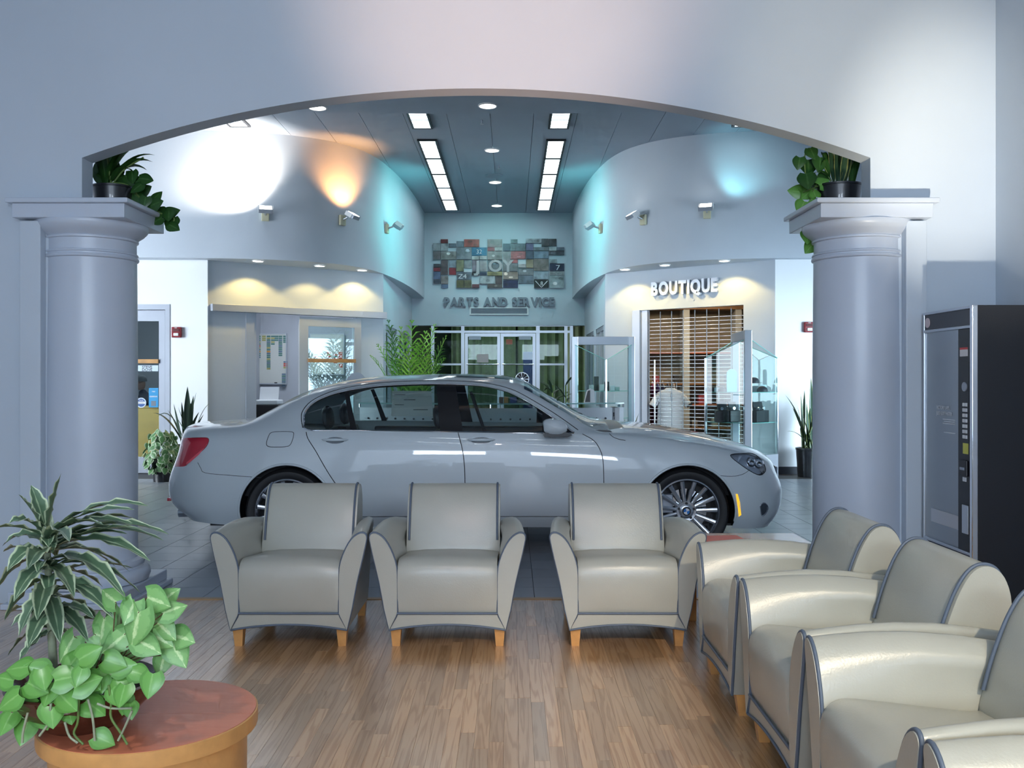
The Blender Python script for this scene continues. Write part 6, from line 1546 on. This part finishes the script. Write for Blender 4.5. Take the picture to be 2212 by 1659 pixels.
for bx,by,tx,ty,w,dy in ((1795,392,1738,405,.045,-.05),(1790,390,1772,360,.05,-.03),(1788,392,1775,335,.05,.06),(1845,395,1866,345,.05,.06),(1840,395,1852,350,.05,.1)):
    strap('leaf', P(bx,by,6.14), P(tx,ty,6.14+dy), w, m_dkleaf, rvn, .16, 8, .3, rb_)
for px,py,s,a in ((1745,345,34,-95),(1742,375,34,-85),(1740,400,30,-80),(1765,380,30,-50),(1755,410,28,-140),(1735,415,28,170),(1770,400,26,30),(1760,395,24,-20),(1738,435,28,-120),(1752,430,20,-30),(1745,500,26,-100),(1758,525,26,-130),(1750,320,24,-70),(1772,340,30,-100),(1728,340,24,-100),(1762,425,22,100)):
    Y = 6.12+rl.uniform(-.04,.08); heart('dark' if py < 400 else 'pothos', P(px,py,Y), s/FPX*Y*1.2, a, rvn, rl.uniform(.1,.5), None, rb_)
for tr in (((1790,392),(1765,398),(1750,430),(1742,480),(1752,525)),((1795,392),(1775,350),(1750,320),(1738,340),(1742,400)),((1790,392),(1760,405),(1735,415))):
    ob('vine_stem', MB().tube([Vector(q)-rb_ for q in spline([P(x,y,6.13)[:] for x,y in tr],4)],.004,7), m_stem, rvn, 60)
# ---- snake plants by the white walls
def snake(name, label, potlabel, base, Y, r, h, leaves, m, cat='plant', potm=None):
    soil_pot('plant_pot', (base[0],Y,0), r, h, potlabel, potm)
    o0 = Vector((base[0],Y,h*.86)); t = thing(name, label, cat, o0)
    for px,py,w,dy,rs in leaves:
        b0 = o0+Vector((rl.uniform(-.5,.5)*r,rl.uniform(-.5,.5)*r,0)); strap('leaf', b0, P(px,py,Y+dy), w, m, t, rs, 9, .3, o0, rl.uniform(-.4,.4))
    return t
snake('snake_plant','dark snake plant beside the left white wall, behind the car tail','tall black pot by the left white wall',(PX(402,13.1),),13.1,.17,.48,
 [(405,835,.10,0,.02),(418,855,.07,.05,.02),(424,848,.05,.1,.02),(385,880,.06,0,.02),(392,868,.05,.1,.01),(375,872,.04,-.1,.02),(452,872,.05,.1,.22),(430,890,.06,0,.08),(340,900,.06,-.1,.42),(330,892,.06,.0,.25),(362,885,.05,.1,.10),(412,870,.08,-.1,.02),(398,880,.07,.08,.02),(440,895,.05,-.1,.05),(380,900,.06,-.1,.05)], m_snaked)
snake('snake_plant','snake plant in a round pot beside the right white wall','black pot by the right white wall, half behind the column',(PX(1745,13.35),),13.35,.165,.42,
 [(1752,815,.07,0,.06),(1758,845,.06,.05,.02),(1730,850,.05,0,.04),(1738,842,.05,.1,.02),(1742,870,.06,-.1,.0),(1695,852,.05,-.1,.20),(1700,932,.05,-.1,.18),(1712,880,.05,0,.1),(1722,875,.05,.05,.05),(1765,860,.06,0,.03),(1775,840,.06,.1,.03),(1750,880,.07,-.1,0),(1733,895,.06,-.1,.02),(1770,890,.06,-.1,.05)], m_snake)
# low variegated bush in front of the left pot
bo = Vector((PX(352,12.75),12.75,0)); bt2 = soil_pot('plant_pot', (bo.x,bo.y,0), .15, .30, 'low pot hidden under the variegated bush, left of the car tail')
bsh = thing('variegated_bush', 'low bush with small pale-edged leaves left of the car tail', 'plant', (bo.x,bo.y,.26))
for i in range(150):
    a = rl.uniform(0,2*PI); e = rl.uniform(-.9,1.3); r = .26*rl.uniform(.75,1.08)
    c = Vector((bo.x+r*math.cos(a)*math.cos(e)*.85, bo.y+r*math.sin(a)*math.cos(e)*.8-.04, .33+r*math.sin(e)*1.25+.05))
    heart('bush', c, rl.uniform(.07,.10), rl.uniform(-150,-30), bsh, rl.uniform(.0,.8), math.atan2(math.sin(a),math.cos(a))+PI/2 if math.sin(a) < 0 else rl.uniform(-1,1), (bo.x,bo.y,.26))
for i in range(9):
    a = 2*PI*i/9; ob('stem', MB().tube([(0,0,0),(.1*math.cos(a),.1*math.sin(a),.15),(.2*math.cos(a),.2*math.sin(a),.12)],.005,6), m_stem, bsh, 60)
# ---- palm behind the car
pY = 14.3; pc = Vector((PX(892,pY),pY,0)); soil_pot('plant_pot', pc, .24, .5, 'large dark pot of the palm behind the car')
pl = thing('areca_palm', 'bright green feathery palm behind the car roof', 'plant', (pc.x,pc.y,.43))
po = Vector((pc.x,pc.y,.43))
def frond(b0, t0, rise, ll):
    mid = (b0+t0)/2+Vector((0,0,rise)); mb = MB(); n = 30
    pts = [b0*(1-u)**2+mid*2*u*(1-u)+t0*u*u for u in [i/n for i in range(n+1)]]
    mb.tube([p-po for p in pts],[.010*(1-.8*i/n)+.001 for i in range(n+1)],5)
    for i in range(7,n+1,2):
        u = i/n; p = pts[i]; tg = (pts[min(i+1,n)]-pts[i-1]).normalized(); sd = tg.cross(Vector((0,0,1)))
        sd = sd.normalized() if sd.length > .05 else Vector((1,0,0)); up = sd.cross(tg)
        L = ll*(math.sin(PI*min(1,(u-.2)/.8*.86+.14))**.7)
        for s in (-1,1):
            for hlf in (0,):
                q0 = p+tg*hlf*.02; dr = (tg*.75+sd*s*.75+up*(.25-rl.uniform(0,.2))).normalized()
                e = q0+dr*L+Vector((0,0,-.18*L)); m1 = q0+dr*L*.5+Vector((0,0,.02)); pr = dr.cross(up).normalized()*.012
                o = len(mb.v); mb.v += [tuple(v-po) for v in (q0-pr*.5,q0+pr*.5,m1+pr,m1-pr,e)]; mb.f += [(o,o+1,o+2,o+3),(o+3,o+2,o+4)]
    return mb
for px,py,dy,rs in ((890,690,.0,.05),(965,725,-.1,.25),(955,750,-.4,.25),(940,700,.3,.2),(845,715,.2,.2),(838,690,.3,.1),(800,770,-.2,.35),(815,745,-.3,.3),(905,740,-.6,.25),(870,725,-.5,.2),(865,705,.4,.15),(920,715,.5,.2),(960,775,-.2,.3),(850,780,-.5,.3),(925,770,-.6,.25),(880,760,-.7,.2),(835,740,.4,.3),(945,790,.2,.35)):
    b0 = pc+Vector((rl.uniform(-.06,.06),rl.uniform(-.06,.06),.5)); ob('frond', frond(b0, P(px,py,pY+dy), rs, .32), rl.choice(m_palms), pl)
for i in range(5):
    a = 2*PI*i/5; ob('cane', MB().tube([(.05*math.cos(a),.05*math.sin(a),0),(.06*math.cos(a),.06*math.sin(a),.5),(.09*math.cos(a),.09*math.sin(a),.95)],[.018,.015,.008],8), m_stem, pl, 60)
# ---- dark plants right of the far doors and small ones by the grille
for nm, px, Y, lab, potl, lst in (('dracaena',1193,16.2,'dark bushy plant right of the far doors','dark pot of the bushy plant right of the far doors',28),('dracaena',1222,15.6,'dark narrow plant beside the left display case','dark pot beside the left display case',14)):
    cx_ = PX(px,Y); soil_pot('plant_pot',(cx_,Y,0),.17,.40,potl); o0 = Vector((cx_,Y,.35)); t = thing(nm, lab, 'plant', o0)
    ob('stem', MB().tube([(0,0,0),(.01,0,.5),(0,0,.95)],.014,7), m_stem, t, 60)
    for i in range(lst):
        a = rl.uniform(0,2*PI); z = rl.uniform(.25,.95); r = rl.uniform(.15,.32)
        strap('leaf', o0+Vector((0,0,z)), o0+Vector((r*math.cos(a),r*math.sin(a),z+rl.uniform(-.05,.25))), .05, m_snaked, t, .06, 6, .3, o0)
snake('snake_plant','small snake plant between the counter and the grille','small pot between the counter and the grille',(PX(1345,12.6),),12.6,.12,.35,[(1332,885,.045,0,.02),(1340,882,.05,.03,.02),(1350,905,.04,0,.03),(1358,915,.04,.05,.03),(1380,893,.045,-.05,.10),(1345,900,.04,.05,.02)], m_snake)
# small glowing lenses are lit by their own lamp objects, so they need no light sampling of their own
for _n in ('downlight_glow','amber_marker','exit_red','dim_lens','warm_lens'):
    if _n in MATS: MATS[_n].cycles.emission_sampling = 'NONE'
